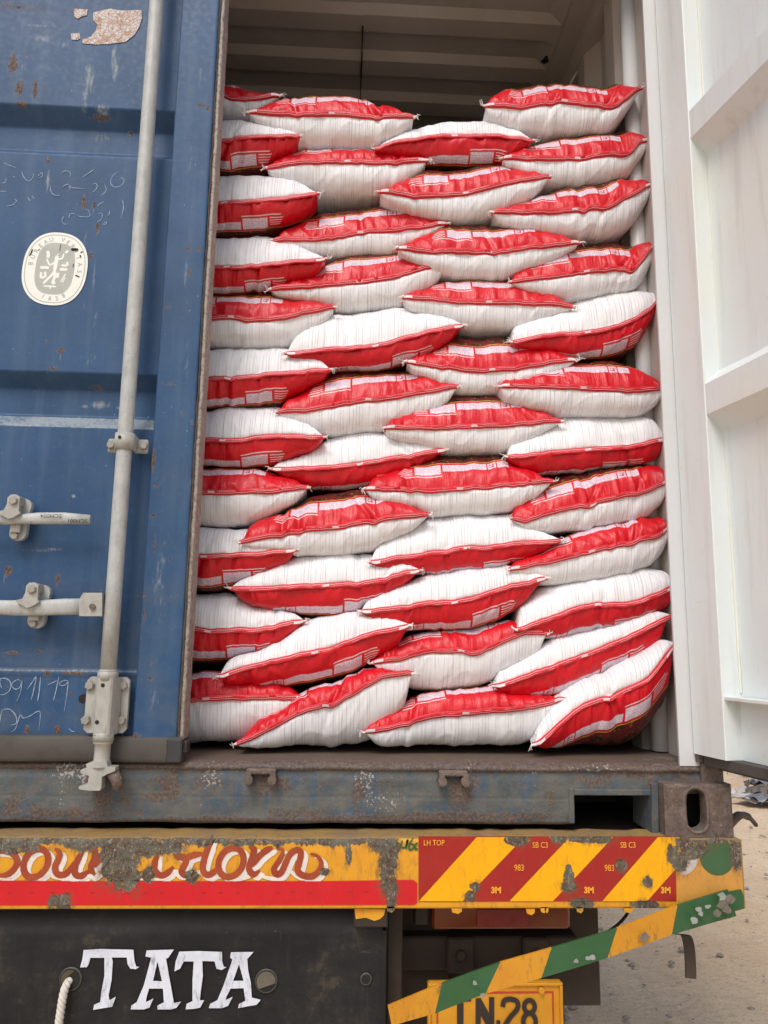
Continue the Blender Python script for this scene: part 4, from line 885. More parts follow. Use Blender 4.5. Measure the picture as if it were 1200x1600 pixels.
# ---------------------------------------------------------------- right door, swung open past square
AN = R(10.3); D = Vector((math.sin(AN), -math.cos(AN), 0)); N = Vector((-math.cos(AN), -math.sin(AN), 0)); H = Vector((1.136, -.004, 0)); DW = 1.165
def dp(s, n, z): q = H+D*s+N*n; return (q.x, q.y, z)      # s along the door, n towards its inner face
ZB, ZD = 1.418, 3.70
def dbox(mb, s0, s1, n0, n1, z0, z1, mi=0):
    v = [dp(s, n, z) for z in (z0, z1) for n in (n0, n1) for s in (s0, s1)]
    return mb.add(v, [(0, 2, 3, 1), (4, 5, 7, 6), (0, 1, 5, 4), (1, 3, 7, 5), (3, 2, 6, 7), (2, 0, 4, 6)], mi)
prof = [(-.045, ZD-.1)]
RIBR = [(2.985, 2.945, 2.872, 2.832), (2.285, 2.248, 2.176, 2.135)]
for a in RIBR: prof += [(-.045, a[0]), (-.002, a[1]), (-.002, a[2]), (-.045, a[3])]
prof += [(-.045, ZB+.02)]
ss = np.linspace(.105, DW-.1, 30); pfr = refine(prof, .02); v = []
P = np.array([[dp(s, n, z) for s in ss] for n, z in pfr])
wob = (vnoise(np.arange(len(ss))[None]*.35+0*pfr[:, :1], pfr[:, 1:]*5+0*ss[None], 3)-.5)*.006*(pfr[:, :1] < -.04)
P[:, :, 0] += wob
rd = link('right_door', grid_mesh('right_door', P, M['white'], smooth=False), box_, 'white inner side of the open right door')
P2 = P.copy(); P2[:, :, 0] += .004; P2[:, :, 1] += .0007
link('door_outer_skin', grid_mesh('door_outer_skin', P2, M['blue'], smooth=False), rd)
def frame_bar(name, s0, s1, z0, z1, mat, n0=-.05, n1=.0):
    b = .002; t = MB(); cs = [(s0, n0), (s1, n0), (s1, n1-b), (s1-b, n1), (s0+b, n1), (s0, n1-b)]; n = len(cs); v = [dp(s, q, z0) for s, q in cs]+[dp(s, q, z1) for s, q in cs]
    t.add(v, [tuple(range(n)), tuple(range(2*n-1, n-1, -1))]+[(i, (i+1) % n, n+(i+1) % n, n+i) for i in range(n)]); return t.build(name, mat, rd)
frame_bar('hinge_side_frame', 0, .112, ZB, ZD, M['white'])
frame_bar('free_side_frame', DW-.1, DW, ZB, ZD, M['white'])
t = MB(); dbox(t, .112, DW-.1, -.045, 0, ZD-.1, ZD); t.build('top_frame', M['white'], rd)
# bottom rail set back, with a thin lip on top
t = MB(); dbox(t, .112, DW-.1, -.049, -.040, ZB, 1.545); dbox(t, .112, DW-.1, -.045, -.004, 1.543, 1.549); t.build('bottom_frame', M['white'], rd)
t = MB(); dbox(t, .02, DW, -.055, -.012, ZB-.022, ZB-.001); dbox(t, .02, DW, -.060, -.05, ZB-.034, ZB+.02); t.build('bottom_gasket', M['rubber'], rd)
t = MB(); dbox(t, .0, .012, -.055, -.004, ZB-.018, ZB+.0); t.build('hinge_end', M['brown'], rd)
t = MB(); dbox(t, .1125, .116, -.046, -.0425, ZB+.14, ZD-.1)
t.build('weld_bead', mat_white('cream_sealant', (.76, .76, .66), .2), rd)
for z in (1.62, 2.35, 3.1):
    t = MB(); x, y, _ = dp(-.004, -.075, z); t.box(x-.02, x+.035, y+.0, y+.03, z-.04, z+.04); t.tube([(x, y, z-.055), (x, y, z+.055)], .012, 12); t.build('hinge', M['brown'], rd)

# ---------------------------------------------------------------- truck rear
truck = empty('flatbed_truck', (0, .4, .0), 'rear of a yellow flatbed truck with hand painted lettering and red and yellow hazard strip', 'truck')
BY = -.06
xe = [(1.2031,1.2116)][0][0]; zbt = [(0.5735,1.1106)][0][1]
# main face: sheet with a slightly battered top edge
pfb = refine([(.02, ZTOP+.004), (-.045, ZTOP+.003), (-.056, ZTOP+.001), (-.060, ZTOP-.004), (BY, zbt+.001), (-.056, zbt), (.0, zbt)], .004)
xs = np.concatenate([np.linspace(-1.25, -.5, 20), np.arange(-.49, xe, .005), [xe]]); P = np.zeros((len(pfb), len(xs), 3)); P[:, :, 0] = xs; P[:, :, 1] = pfb[:, :1]; P[:, :, 2] = pfb[:, 1:]
X = P[:, :, 0]; Z = P[:, :, 2]; dent = np.clip((Z-(ZTOP-.03))/.03, 0, 1)
P[:, :, 1] += (vnoise(X*26, Z*20, 5)-.35)*.006*dent; P[:, :, 2] += (vnoise(X*33, 0*Z, 2)-.5)*.005*dent
face = grid_mesh('rear_beam', P, M['yellow']); face.materials.append(M['topface']); face.materials.append(M['ochre'])
cen = np.zeros(len(face.polygons)*3, np.float32); face.polygons.foreach_get('center', cen); cen = cen.reshape(-1, 3)
xo = [(1.0601,1.1985)][0][0]
face.polygons.foreach_set('material_index', np.where(cen[:, 1] > -.0545, 1, np.where(cen[:, 0] > xo, 2, 0)).astype(np.int32)*(1)); 
beam = link('rear_beam', face, truck)
t = MB(); t.box(xe-.001, xe+.004, -.058, .10, zbt-.001, ZTOP+.001); t.box(-1.24, xe-.002, .0, .006, zbt+.002, ZTOP); t.build('beam_end', M['topface'], truck)
t = MB(); t.box(-1.22, 1.2, .02, 6.5, 1.15, 1.238).build('deck', M['dark'], truck)
# drips and chipped tabs under the beam
t = MB()
for (x, z), w in zip([(0.5915,1.1065),(0.7463,1.1038),(0.7735,1.1075),(0.7803,1.1074),(0.8509,1.1073),(0.4540,1.1092),(0.9533,1.1072)], (.011, .009, .006, .004, .007, .008, .01)): MB().prism([(x-w, z+.006), (x-w*.8, z-.003), (x+w*.3, z-.006), (x+w, z-.001), (x+w, z+.006)], -.060, -.055).build('paint_drip', M['yellow'], truck)

# red reflective tape
def strip(name, pts, y, mat, parent=None, ext=.0004): return poly_obj(name, [pts], y, mat, parent or truck, ext)
L = [(-0.3502,1.1660),(-0.1806,1.1647),(-0.0196,1.1647),(0.1429,1.1647),(0.3071,1.1647),(0.4063,1.1660),(0.5009,1.1672),(0.5089,1.1610),(0.5092,1.1225),(0.5039,1.1188),(-0.3456,1.1188)]
strip('red_tape', L, BY-.0012, M['redtape'])
tk = MB()
for px_ in [(-0.3187,1.1417),(-0.2744,1.1429),(-0.2337,1.1428),(-0.2005,1.1428),(-0.1532,1.1428),(-0.0826,1.1415),(-0.0479,1.1427),(-0.0144,1.1427),(0.0698,1.1426),(0.1049,1.1426),(0.1387,1.1426),(0.2210,1.1425),(0.2524,1.1437),(0.2880,1.1425),(0.3710,1.1436),(0.4041,1.1436),(0.4399,1.1436)]:
    MB().box(px_[0]-.004, px_[0]+.004, BY-.0020, BY-.0018, px_[1]-.0011, px_[1]+.0011).build('tape_mark', M['hazred'], truck)

# hazard board: dark red ground, yellow diagonals, print
hz = MB(); ha = [(0.5110,1.2529),(1.0621,1.2543),(1.0570,1.1255),(0.5119,1.1249)]
bd = strip('hazard_board', ha, BY-.0010, M['hazred'], truck, .0006)
for q in ([(0.6341,1.2519),(0.7350,1.2522),(0.6039,1.1261),(0.5125,1.1262)],[(0.8323,1.2525),(0.9260,1.2527),(0.7937,1.1258),(0.7019,1.1260)],[(1.0231,1.2530),(1.0620,1.2531),(1.0596,1.1901),(0.9938,1.1256),(0.8982,1.1257)]): strip('yellow_stripe', q, BY-.0022, M['hazyel'], bd, .0003)
for s, px_, sz in (('LH TOP', [(0.5434,1.2403)][0], .0158), ('SB C3', [(0.7688,1.2363)][0], .0165), ('SB C3', [(0.9572,1.2367)][0], .0165), ('983', [(0.7231,1.1912)][0], .0175), ('983', [(0.9155,1.1907)][0], .0175)):
    text_obj('board_print', s, px_[0], px_[1], sz, BY-.0032, M['haztext'], bd, 0, .82, bold=.00015)
for px_ in [(0.6739,1.1472),(0.8703,1.1471),(1.0346,1.1470)]: text_obj('board_print', '3M', px_[0], px_[1], .0165, BY-.0032, M['haztext'], bd, 0, 1.0, bold=.0009)

# painted circles at the beam end
def disc(name, c, r, y, mat, a0=0, a1=360): return poly_obj(name, [[(c[0]+r*math.cos(R(a)), c[1]+r*1.0*math.sin(R(a))) for a in np.linspace(a0, a1, 40, endpoint=a1 != 360)]], y, mat, truck, .0002)
cw, cg = [(1.0699,1.2157),(1.1505,1.2146)]
disc('white_circle', cw, .040, BY-.0008, M['circw'], -88, 88); disc('green_circle', cg, .0385, BY-.0008, M['circg'])

# script lettering: white shade below, red-brown on top
ST = [([(-0.3556,1.2210),(-0.3353,1.2223),(-0.3195,1.2174),(-0.3093,1.2039),(-0.3142,1.1879),(-0.3284,1.1769),(-0.3512,1.1757)], 0), (None, (56, 1348.5, 17, 19.5)), ([(-0.2371,1.2274),(-0.2262,1.2200),(-0.2276,1.2064),(-0.2329,1.1929),(-0.2279,1.1794),(-0.2149,1.1770),(-0.2041,1.1855),(-0.1964,1.2015)], 0), ([(-0.1804,1.2275),(-0.1857,1.2126),(-0.1920,1.1954),(-0.1921,1.1806),(-0.1826,1.1745),(-0.1727,1.1782),(-0.1655,1.1856)], 0),
      ([(-0.1662,1.2275),(-0.1541,1.2213),(-0.1557,1.2077),(-0.1608,1.1905),(-0.1520,1.1770)], 0), ([(-0.1532,1.1917),(-0.1454,1.2078),(-0.1360,1.2201),(-0.1221,1.2251)], 0),
      ([(-0.0283,1.2191),(-0.0324,1.2017),(-0.0313,1.1857),(-0.0177,1.1758),(-0.0039,1.1820),(0.0058,1.1931)], 0), ([(0.0053,1.2241),(0.0124,1.2142),(0.0296,1.2105),(0.0462,1.2155),(0.0657,1.2180)], 0), ([(0.0371,1.2154),(0.0290,1.1981),(0.0233,1.1832),(0.0328,1.1770),(0.0453,1.1857)], 0), ([(0.0834,1.2555),(0.0754,1.2330),(0.0676,1.2080),(0.0661,1.1869),(0.0757,1.1771),(0.0898,1.1832),(0.0984,1.1932)], 0),
      (None, (361, 1347.5, 18, 20)), ([(0.1583,1.2319),(0.1690,1.2269),(0.1658,1.2107),(0.1601,1.1895),(0.1698,1.1783),(0.1826,1.1858)], 0), ([(0.1652,1.1932),(0.1763,1.2094),(0.1916,1.2232),(0.2071,1.2307)], 0),
      ([(0.2150,1.2307),(0.2285,1.2245),(0.2225,1.2082),(0.2114,1.1883),(0.2184,1.1784),(0.2274,1.1833),(0.2347,1.1995),(0.2433,1.2170),(0.2562,1.2258),(0.2657,1.2208),(0.2636,1.2033),(0.2602,1.1858),(0.2724,1.1759),(0.2909,1.1747),(0.3051,1.1859),(0.3086,1.2021),(0.2990,1.2146),(0.2856,1.2183)], 0)]
wl_ = MB(); rl_ = MB(); pxm = 1/712.; c_o = [(-0.2719,1.1996)][0]; c_o2 = [(0.1229,1.2013)][0]
for sidx, (pts, e) in enumerate(ST):
    if pts is None:
        c0 = c_o if e[0] < 100 else c_o2; rx, rz = e[2]*pxm, e[3]*pxm; pts = [(c0[0]+rx*math.cos(a)+.25*rz*math.sin(a)*.6, c0[1]+rz*math.sin(a)) for a in np.linspace(0, 2*math.pi, 14, endpoint=False)]; cl_ = True
    else: cl_ = False
    ww = .0128
    stroke(MB(), pts, ww, BY-.0022-.00004*sidx, cl_, .35, jit=.12).build('painted_letter', M['letter'], truck)
    stroke(MB(), [(x+.0095, z-.0068) for x, z in pts], ww*.95, BY-.0010-.00004*sidx, cl_, .35, jit=.12).build('letter_shade', M['letterw'], truck)
for wi, q in enumerate(([(-0.3507,1.1708),(-0.3155,1.1745),(-0.3039,1.1867),(-0.2901,1.1757),(-0.2641,1.1696),(-0.2446,1.1806),(-0.2338,1.1733),(-0.2066,1.1696),(-0.1847,1.1684),(-0.1621,1.1745),(-0.1488,1.1684),(-0.1328,1.1782),(-0.1179,1.1684)],[(-0.0781,1.1696),(-0.0328,1.1684),(-0.0071,1.1709),(0.0077,1.1844),(0.0214,1.1721),(0.0448,1.1721),(0.0598,1.1832),(0.0774,1.1697),(0.0994,1.1734),(0.1297,1.1684),(0.1556,1.1721),(0.1775,1.1821),(0.1950,1.1721),(0.2279,1.1697),(0.2445,1.1833),(0.2647,1.1709),(0.2911,1.1697),(0.3106,1.1809),(0.3166,1.2008)])): stroke(MB(), q, .0075, BY-.0018-.00005*wi, taper=.6, jit=.2).build('letter_shade', M['letterw'], truck)
gl_ = MB()
for i, q in enumerate(([(0.4679,1.2477),(0.4600,1.2338),(0.4628,1.2249),(0.4695,1.2262),(0.4734,1.2363),(0.4667,1.2401)],[(0.4774,1.2452),(0.4748,1.2325),(0.4829,1.2313),(0.4881,1.2465),(0.4856,1.2262)],[(0.5002,1.2503),(0.4922,1.2376),(0.4923,1.2262),(0.4990,1.2288),(0.5003,1.2364),(0.4936,1.2376)],[(0.5097,1.2402),(0.5043,1.2364),(0.5044,1.2275),(0.5098,1.2288)])): stroke(MB(), q, .0042, BY-.0014-.00005*i, taper=.5).build('green_letter', M['letterg'], truck)

# TATA cross member: pressed plate with bent top edge
xr = [(0.4402,0.9983)][0][0]; zt_ = [(0.0417,1.0839)][0][1]
prof = [(.10, zt_+.020), (.03, zt_+.018), (.012, zt_+.013), (-.004, zt_), (-.014, zt_-.018), (-.019, zt_-.032), (-.020, zt_-.05), (-.020, .55)]
pft = refine(prof, .008); xs = np.concatenate([np.linspace(-1.0, -.5, 12), np.arange(-.49, xr, .008), [xr]]); P = np.zeros((len(pft), len(xs), 3)); P[:, :, 0] = xs; P[:, :, 1] = pft[:, :1]; P[:, :, 2] = pft[:, 1:]
P[:, :, 1] += (vnoise(P[:, :, 0]*6, P[:, :, 2]*6, 3)-.5)*.005
cm = link('cross_member', grid_mesh('cross_member', P, M['black']), truck)
t = MB(); t.box(xr, xr+.008, -.022, .10, .55, zt_-.028); t.box(xr+.008, xr+.012, -.0, .10, .55, zt_+.0).build('member_end', M['black'], cm)
def tr(pts): return [(100+x/3.529, 1460+y/3.529) for x, y in pts]
TT = [([[(-0.1742,1.0216),(-0.1403,1.0235),(-0.0734,1.0218),(-0.0697,0.9998),(-0.0652,0.9895),(-0.0590,0.9895),(-0.0660,0.9850),(-0.0771,0.9862),(-0.0832,0.9947),(-0.0859,1.0074),(-0.1164,1.0075),(-0.1137,1.0000),(-0.1134,0.9659),(-0.1173,0.9354),(-0.1149,0.9269),(-0.1025,0.9335),(-0.1085,0.9149),(-0.1265,0.9124),(-0.1462,0.9093),(-0.1450,0.9186),(-0.1334,0.9236),(-0.1323,0.9421),(-0.1284,0.9727),(-0.1310,1.0070),(-0.1591,1.0071),(-0.1618,0.9950),(-0.1651,0.9893),(-0.1786,0.9890),(-0.1754,1.0037)]],),
      ([[(-0.0464,1.0204),(0.0089,1.0219),(-0.0012,1.0064),(-0.0058,1.0046),(0.0005,0.9789),(0.0126,0.9310),(0.0150,0.9208),(0.0296,0.9235),(0.0211,0.9123),(0.0103,0.9091),(-0.0172,0.9093),(-0.0176,0.9161),(-0.0051,0.9227),(-0.0087,0.9482),(-0.0368,0.9484),(-0.0406,0.9331),(-0.0417,0.9229),(-0.0268,0.9296),(-0.0337,0.9127),(-0.0444,0.9095),(-0.0707,0.9097),(-0.0705,0.9164),(-0.0600,0.9230),(-0.0475,0.9553),(-0.0362,1.0066),(-0.0482,1.0093)], [(-0.0229,0.9996),(-0.0296,0.9626),(-0.0113,0.9618)]],),
      ([[(0.0203,1.0177),(0.0592,1.0188),(0.1075,1.0169),(0.1092,0.9990),(0.1127,0.9886),(0.1182,0.9879),(0.1092,0.9824),(0.0980,0.9853),(0.0936,0.9991),(0.0683,0.9999),(0.0710,0.9716),(0.0680,0.9375),(0.0673,0.9256),(0.0763,0.9256),(0.0687,0.9120),(0.0560,0.9098),(0.0396,0.9089),(0.0408,0.9190),(0.0526,0.9241),(0.0503,0.9650),(0.0510,0.9992),(0.0306,0.9993),(0.0241,0.9857),(0.0126,0.9805),(0.0140,0.9994)]],),
      ([[(0.1262,1.0162),(0.1727,1.0167),(0.1603,1.0029),(0.1631,0.9814),(0.1698,0.9574),(0.1728,0.9300),(0.1915,0.9257),(0.1827,0.9163),(0.1643,0.9137),(0.1459,0.9105),(0.1474,0.9182),(0.1602,0.9239),(0.1553,0.9479),(0.1287,0.9473),(0.1210,0.9320),(0.1195,0.9253),(0.1339,0.9319),(0.1254,0.9150),(0.1128,0.9107),(0.0863,0.9109),(0.0885,0.9187),(0.1028,0.9254),(0.1144,0.9543),(0.1299,1.0023),(0.1248,1.0065)], [(0.1439,0.9936),(0.1332,0.9617),(0.1547,0.9616)]],)]
for (pl,) in TT: poly_obj('painted_letter', pl, -.0245, M['tata'], cm, .0006)
def holedisc(c, r, y, mat, name='bolt_hole'):
    t = MB(); n = 22; t.add([(c[0]+r*math.cos(2*math.pi*i/n), y, c[1]+r*math.sin(2*math.pi*i/n)) for i in range(n)]+[(c[0]+(r+.002)*math.cos(2*math.pi*i/n), y+.0015, c[1]+(r+.002)*math.sin(2*math.pi*i/n)) for i in range(n)], [tuple(range(n))]+[(i, (i+1) % n, n+(i+1) % n, n+i) for i in range(n)], 0)
    q = MB(); m_ = 26; q.add([(c[0]+rr_*math.cos(2*math.pi*i/m_), y-dy_, c[1]+rr_*math.sin(2*math.pi*i/m_)) for rr_, dy_ in ((r, .0004), (r+.0016, .0012), (r+.003, -.002)) for i in range(m_)], [(j*m_+i, j*m_+(i+1) % m_, (j+1)*m_+(i+1) % m_, (j+1)*m_+i) for j in range(2) for i in range(m_)], 0, True)
    q.build('hole_rim', RIM, cm)
    return t.build(name, mat, cm)
RIM = mat_plain('scuffed_edge_metal', (.06, .055, .05), .5, .4)
hc = [(-0.1966,0.9665),(0.2010,0.9606),(0.4072,0.9631)]
holedisc(hc[0], .0200, -.0245, M['hole']); holedisc(hc[1], .0205, -.0245, M['hole']); holedisc(hc[2], .0095, -.0245, M['hole'])
t = MB(); t.add([(hc[0][0]+.0185*math.cos(a), -.0262, hc[0][1]+.0185*math.sin(a)) for a in np.linspace(R(65), R(200), 10)], [tuple(range(10))]).build('hole_backing', mat_plain('olive_shadowed_metal', (.075, .06, .03), .8), cm)
# clod of dirt in the middle hole
t = MB(); nn = 16; t.add([(hc[1][0]+.0195*math.cos(a), -.0265, hc[1][1]+.0195*math.sin(a)) for a in np.linspace(R(-10), R(225), nn)], [tuple(range(nn))]); t.build('dirt_plug', mat_plain('pale_dry_mud', (.13, .115, .085), .9, .6, 90, .002), cm)
# bracket stub with a yellow painted face under the beam
t = MB(); t.bbox(*sorted([[(0.3789,1.0892)][0][0], [(0.4493,1.0891)][0][0]]), -.05, .02, [(0.4151,1.0707)][0][1], zbt-.002, .003); br = t.build('beam_bracket', M['dark'], truck)
poly_obj('bracket_paint', [[(0.3798,1.1084),(0.4436,1.1071),(0.4411,1.0959),(0.4332,1.0885),(0.4214,1.0849),(0.4040,1.0911),(0.3829,1.0886)]], -.0515, M['yellow'], br, .0004)

# shaded underside: posts, panel, tail lamp, mounting pads
t = MB(); a0, a1 = [(0.4525,0.9795)][0][0], [(0.4857,0.9794)][0][0]; t.bbox(a0, a1, .02, .10, .5, zbt-.001, .003).build('mounting_post', M['dark'], truck)
t = MB(); t.bbox([(0.4567,0.9160)][0][0], [(0.9728,0.9136)][0][0], .20, .24, [(0.9126,0.8134)][0][1], 1.15, .003)
t.bbox(.35, [(0.6057,0.9228)][0][0], .17, .20, .5, 1.15, .003); pn = t.build('back_panel', M['darker'], truck)
t = MB(); t.bbox(.3, [(0.9008,0.9289)][0][0], .13, .19, [(0.6030,0.9193)][0][1], [(0.6030,0.9908)][0][1], .004).build('cross_rail', M['dark'], truck)
for cx_, cz_ in [(0.6255,0.9589),(0.7987,0.9582)]: 
    t = MB(); t.bbox(cx_-.030, cx_+.030, .112, .13, cz_-.04, cz_+.035, .004); t.build('lamp_mount', M['dark'], truck)
    t = MB(); t.bolt(cx_, .112, cz_, .012, .010).build('bolt', M['dark'], truck)
l0, l1 = [(0.5540,1.0292)][0], [(0.8647,1.0722)][0]
tl = MB(); tl.bbox(l0[0], l1[0], .06, .10, l0[1], l1[1]+.012, .006); tlo = tl.build('tail_lamp', M['lamp'], truck)
t = MB(); m0, m1 = [(0.6538,1.0355)][0], [(0.7734,1.0670)][0]; t.bbox(m0[0], m1[0], .056, .06, m0[1], m1[1]+.006, .001).build('red_reflector', M['lampred'], tlo)
t = MB(); t.bbox([(0.5165,1.0430)][0][0], [(0.5480,1.0430)][0][0], .07, .12, [(0.5194,1.0351)][0][1], 1.12, .003).build('lamp_bracket', M['dark'], truck)
t = MB(); t.tube(smooth_path([(q[0], .02, q[1]) for q in [(0.9920,1.0977),(0.9796,1.0742),(0.9589,1.0533),(0.9356,1.0378)]], 5), .0035, 8).build('cable', M['hole'], truck)
t = MB(); t.tube(smooth_path([(q[0], .10, q[1]) for q in [(0.5950,0.8895),(0.7104,0.8966),(0.8123,0.9145),(0.8864,0.9514),(0.9096,0.9916)]], 5), .004, 8).build('cable', M['hole'], truck)
t = MB(); t.box(.30, 1.0, .62, .66, .45, 1.15).box(-1.0, .3, .62, .66, .45, 1.15).build('added_dark_plate', M['dark'], truck)  # added dark plate closing the open underside so no sunlit ground shows

# number plate
NP = [(0.5424,0.9320),(0.8353,0.9329)]; nx0, nx1, nz1 = NP[0][0], NP[1][0], NP[1][1]; nz0 = nz1-.20
t = MB(); t.bbox(nx0, nx1, .035, .05, nz0, nz1, .003); npl = t.build('number_plate', M['plate'], truck)
t = MB(); e = .0065
for a in ((nx0, nx1, nz1-e, nz1), (nx0, nx1, nz0, nz0+e), (nx0, nx0+e, nz0+e, nz1-e), (nx1-e, nx1, nz0+e, nz1-e)): t.bbox(a[0], a[1], .028, .036, a[2], a[3], .0015)
t.build('plate_rim', M['plate'], npl)
t = MB(); i_ = .019; e = .0035
for a in ((nx0+i_, nx1-i_, nz1-i_-e, nz1-i_), (nx1-i_-e, nx1-i_, nz0+.01, nz1-i_-e), (nx0+i_, nx0+i_+e, nz0+.01, nz1-i_-e)): t.box(a[0], a[1], .0335, .0345, a[2], a[3])
t.build('plate_border', M['platered'], npl)
PT = [[(0.6055,0.8961),(0.6194,0.8973),(0.6192,0.8359),(0.6055,0.8348)],[(0.5903,0.9038),(0.6361,0.9060),(0.6360,0.8959),(0.5903,0.8937)],
      [(0.6458,0.9009),(0.6569,0.9020),(0.6747,0.8717),(0.6750,0.9032),(0.6861,0.9031),(0.6854,0.8354),(0.6758,0.8354),(0.6566,0.8681),(0.6564,0.8356),(0.6454,0.8357)],[(0.6905,0.8578),(0.6988,0.8577),(0.6987,0.8490),(0.6904,0.8490)]]
for q in PT: poly_obj('plate_letter', [q], .0330, M['ink'], npl, .0005)
nb = MB(); stroke(nb, [(0.7040,0.8841),(0.7083,0.8966),(0.7223,0.8991),(0.7361,0.8939),(0.7359,0.8801),(0.7218,0.8651),(0.7077,0.8464),(0.7049,0.8414)], .0105, .0325, taper=1); stroke(nb, [(0.7049,0.8427),(0.7381,0.8424)], .0105, .0320, taper=1)
c8 = [(0.7625,0.8843)][0]; c9 = [(0.7620,0.8547)][0]
for c, rx, rz, yy in ((c8, .0115, .0125, .0322), (c9, .0135, .0165, .0318)): stroke(nb, [(c[0]+rx*math.cos(a), c[1]+rz*math.sin(a)) for a in np.linspace(0, 2*math.pi, 14, endpoint=False)], .0100, yy, True)
nb.build('plate_letter', M['ink'], npl)
q = [(0.7883,0.9177)][0]; t = MB(); t.tube([(q[0], .026, q[1]), (q[0], .034, q[1])], .0065, 14).build('plate_bolt', M['plate'], npl)

# bent green and yellow striped bar
top = [(0.4494,0.9376),(0.5585,0.9757),(0.6772,1.0155),(0.7817,1.0451),(0.9185,1.0823),(1.0496,1.1239),(1.1615,1.1525)]; bot = [(0.4576,0.9015),(0.5445,0.9206),(0.6466,0.9574),(0.7594,0.9888),(0.8965,1.0265),(1.0346,1.0673),(1.1760,1.1014)]
sb = MB(); cols = [0, 1, 0, 1, 0, 1]
for i in range(6):
    K = 6
    for j in range(K):
        t0, t1 = j/K, (j+1)/K; g = lambda A, B, t: (A[0]+(B[0]-A[0])*t, A[1]+(B[1]-A[1])*t)
        a, b, c, d = g(top[i], top[i+1], t0), g(top[i], top[i+1], t1), g(bot[i], bot[i+1], t1), g(bot[i], bot[i+1], t0)
        yj = lambda s: -.085+.006*math.sin((i+s)*1.3)
        y0, y1 = yj(t0), yj(t1); w0 = (rnd.random()-.5)*.0
        v = [(a[0], y0, a[1]), (b[0], y1, b[1]), (c[0], y1, c[1]), (d[0], y0, d[1]), (a[0], y0+.006, a[1]), (b[0], y1+.006, b[1]), (c[0], y1+.006, c[1]), (d[0], y0+.006, d[1])]
        sb.add(v, [(0, 1, 2, 3), (7, 6, 5, 4)], cols[i]); sb.add(v, [(0, 4, 5, 1), (3, 2, 6, 7)]+([(0, 3, 7, 4)] if i == 0 and j == 0 else [])+([(1, 5, 6, 2)] if i == 5 and j == K-1 else []), cols[i])
# upper right: part of the green paint runs on to the beam end
bar = sb.build('striped_bar', [M['baryellow'], M['bargreen']], truck)
poly_obj('green_corner', [[(1.1409,1.1387),(1.1969,1.1488),(1.2016,1.1361),(1.1999,1.1109),(1.1775,1.1059),(1.1636,1.1260)]], BY-.003, M['bargreen'], truck, .002)
nicks = []
for (x, z), w in zip([(0.6232,0.9824),(0.6399,0.9600),(0.8299,1.0217),(0.8538,1.0264),(0.8631,1.0288),(1.0900,1.1193),(1.0935,1.1107),(1.1092,1.1254),(1.0794,1.0984),(1.1420,1.1303),(1.1275,1.1143),(0.9720,1.0670),(1.1402,1.1452),(1.1562,1.1402),(1.1482,1.1204)], (5, 5, 5, 5, 6, 6, 5, 5, 7, 12, 9, 11, 8, 9, 9)):
    w = w/900; n = 9; rr = [w*(.6+.7*rnd.random()) for _ in range(n)]; nicks.append((MB().add([(x+rr[i]*math.cos(i*6.283/n), -.0925-.0003*len(nicks), z+rr[i]*math.sin(i*6.283/n)*.8) for i in range(n)], [tuple(range(n))]), 0 if w < .009 else 1))
NM = [mat_plain('bare_primer', (.27, .29, .26), .5, .5), mat_plain('grey_scraped_metal', (.17, .15, .12), .6, .6, 120, .002)]
for nk in nicks: nk[0].build('paint_chip', NM[nk[1]], bar)
# hanging strap and bent hook at the right end
st = smooth_path([(q[0], -.03, q[1]) for q in [(1.0739,1.0482),(1.0877,1.0469),(1.0936,1.0267),(1.0949,0.9990),(1.0943,0.9628)]], 5); t = MB(); v = []
for x, y, z in st: v += [(x-.0115, y, z+.001), (x+.0115, y, z-.001), (x+.0115, y+.004, z-.001), (x-.0115, y+.004, z+.001)]
t.add(v, [(4*i+k, 4*i+(k+1) % 4, 4*i+4+(k+1) % 4, 4*i+4+k) for i in range(len(st)-1) for k in range(4)]+[(0, 1, 2, 3), tuple(len(v)-4+k for k in range(4))]).build('hanging_strap', M['darker'], truck)
hk = [(q[0], .06, q[1]) for q in [(1.2411,1.2528),(1.2650,1.2725),(1.2874,1.2684),(1.3058,1.2488)]]; t = MB(); t.tube(smooth_path(hk, 5), [.010]*6+[.008]*5+[.005]*4+[.003], 8).build('bent_hook', M['brown'], truck)
t = MB(); t.bbox(1.17, xe+.003, .0, .12, 1.20, 1.262, .008).build('side_stub', M['brown'], truck)

# rope hanging from the hole in the cross member
rc_ = hc[0]; rope = empty('rope', (rc_[0]-.004, -.05, rc_[1]-.20), 'white twisted rope hanging out of the round hole left of the big painted letters', 'rope')
path = smooth_path([(rc_[0]+.003, .0, rc_[1]+.004), (rc_[0]-.002, -.022, rc_[1]-.001), (rc_[0]-.006, -.038, rc_[1]-.016), (rc_[0]-.009, -.043, rc_[1]-.06), (rc_[0]-.012, -.044, rc_[1]-.13), (rc_[0]-.012, -.044, rc_[1]-.24)], 16)
for s in range(3):
    pts = []
    L_ = 0
    for i, q in enumerate(path):
        if i: L_ += (Vector(q)-Vector(path[i-1])).length
        a = L_/.028*2*math.pi+s*2*math.pi/3; pts.append((q[0]+.0042*math.cos(a), q[1]+.0042*math.sin(a)*.9, q[2]))
    t = MB(); t.tube(pts, .0046, 8).build('strand', M['rope'], rope)

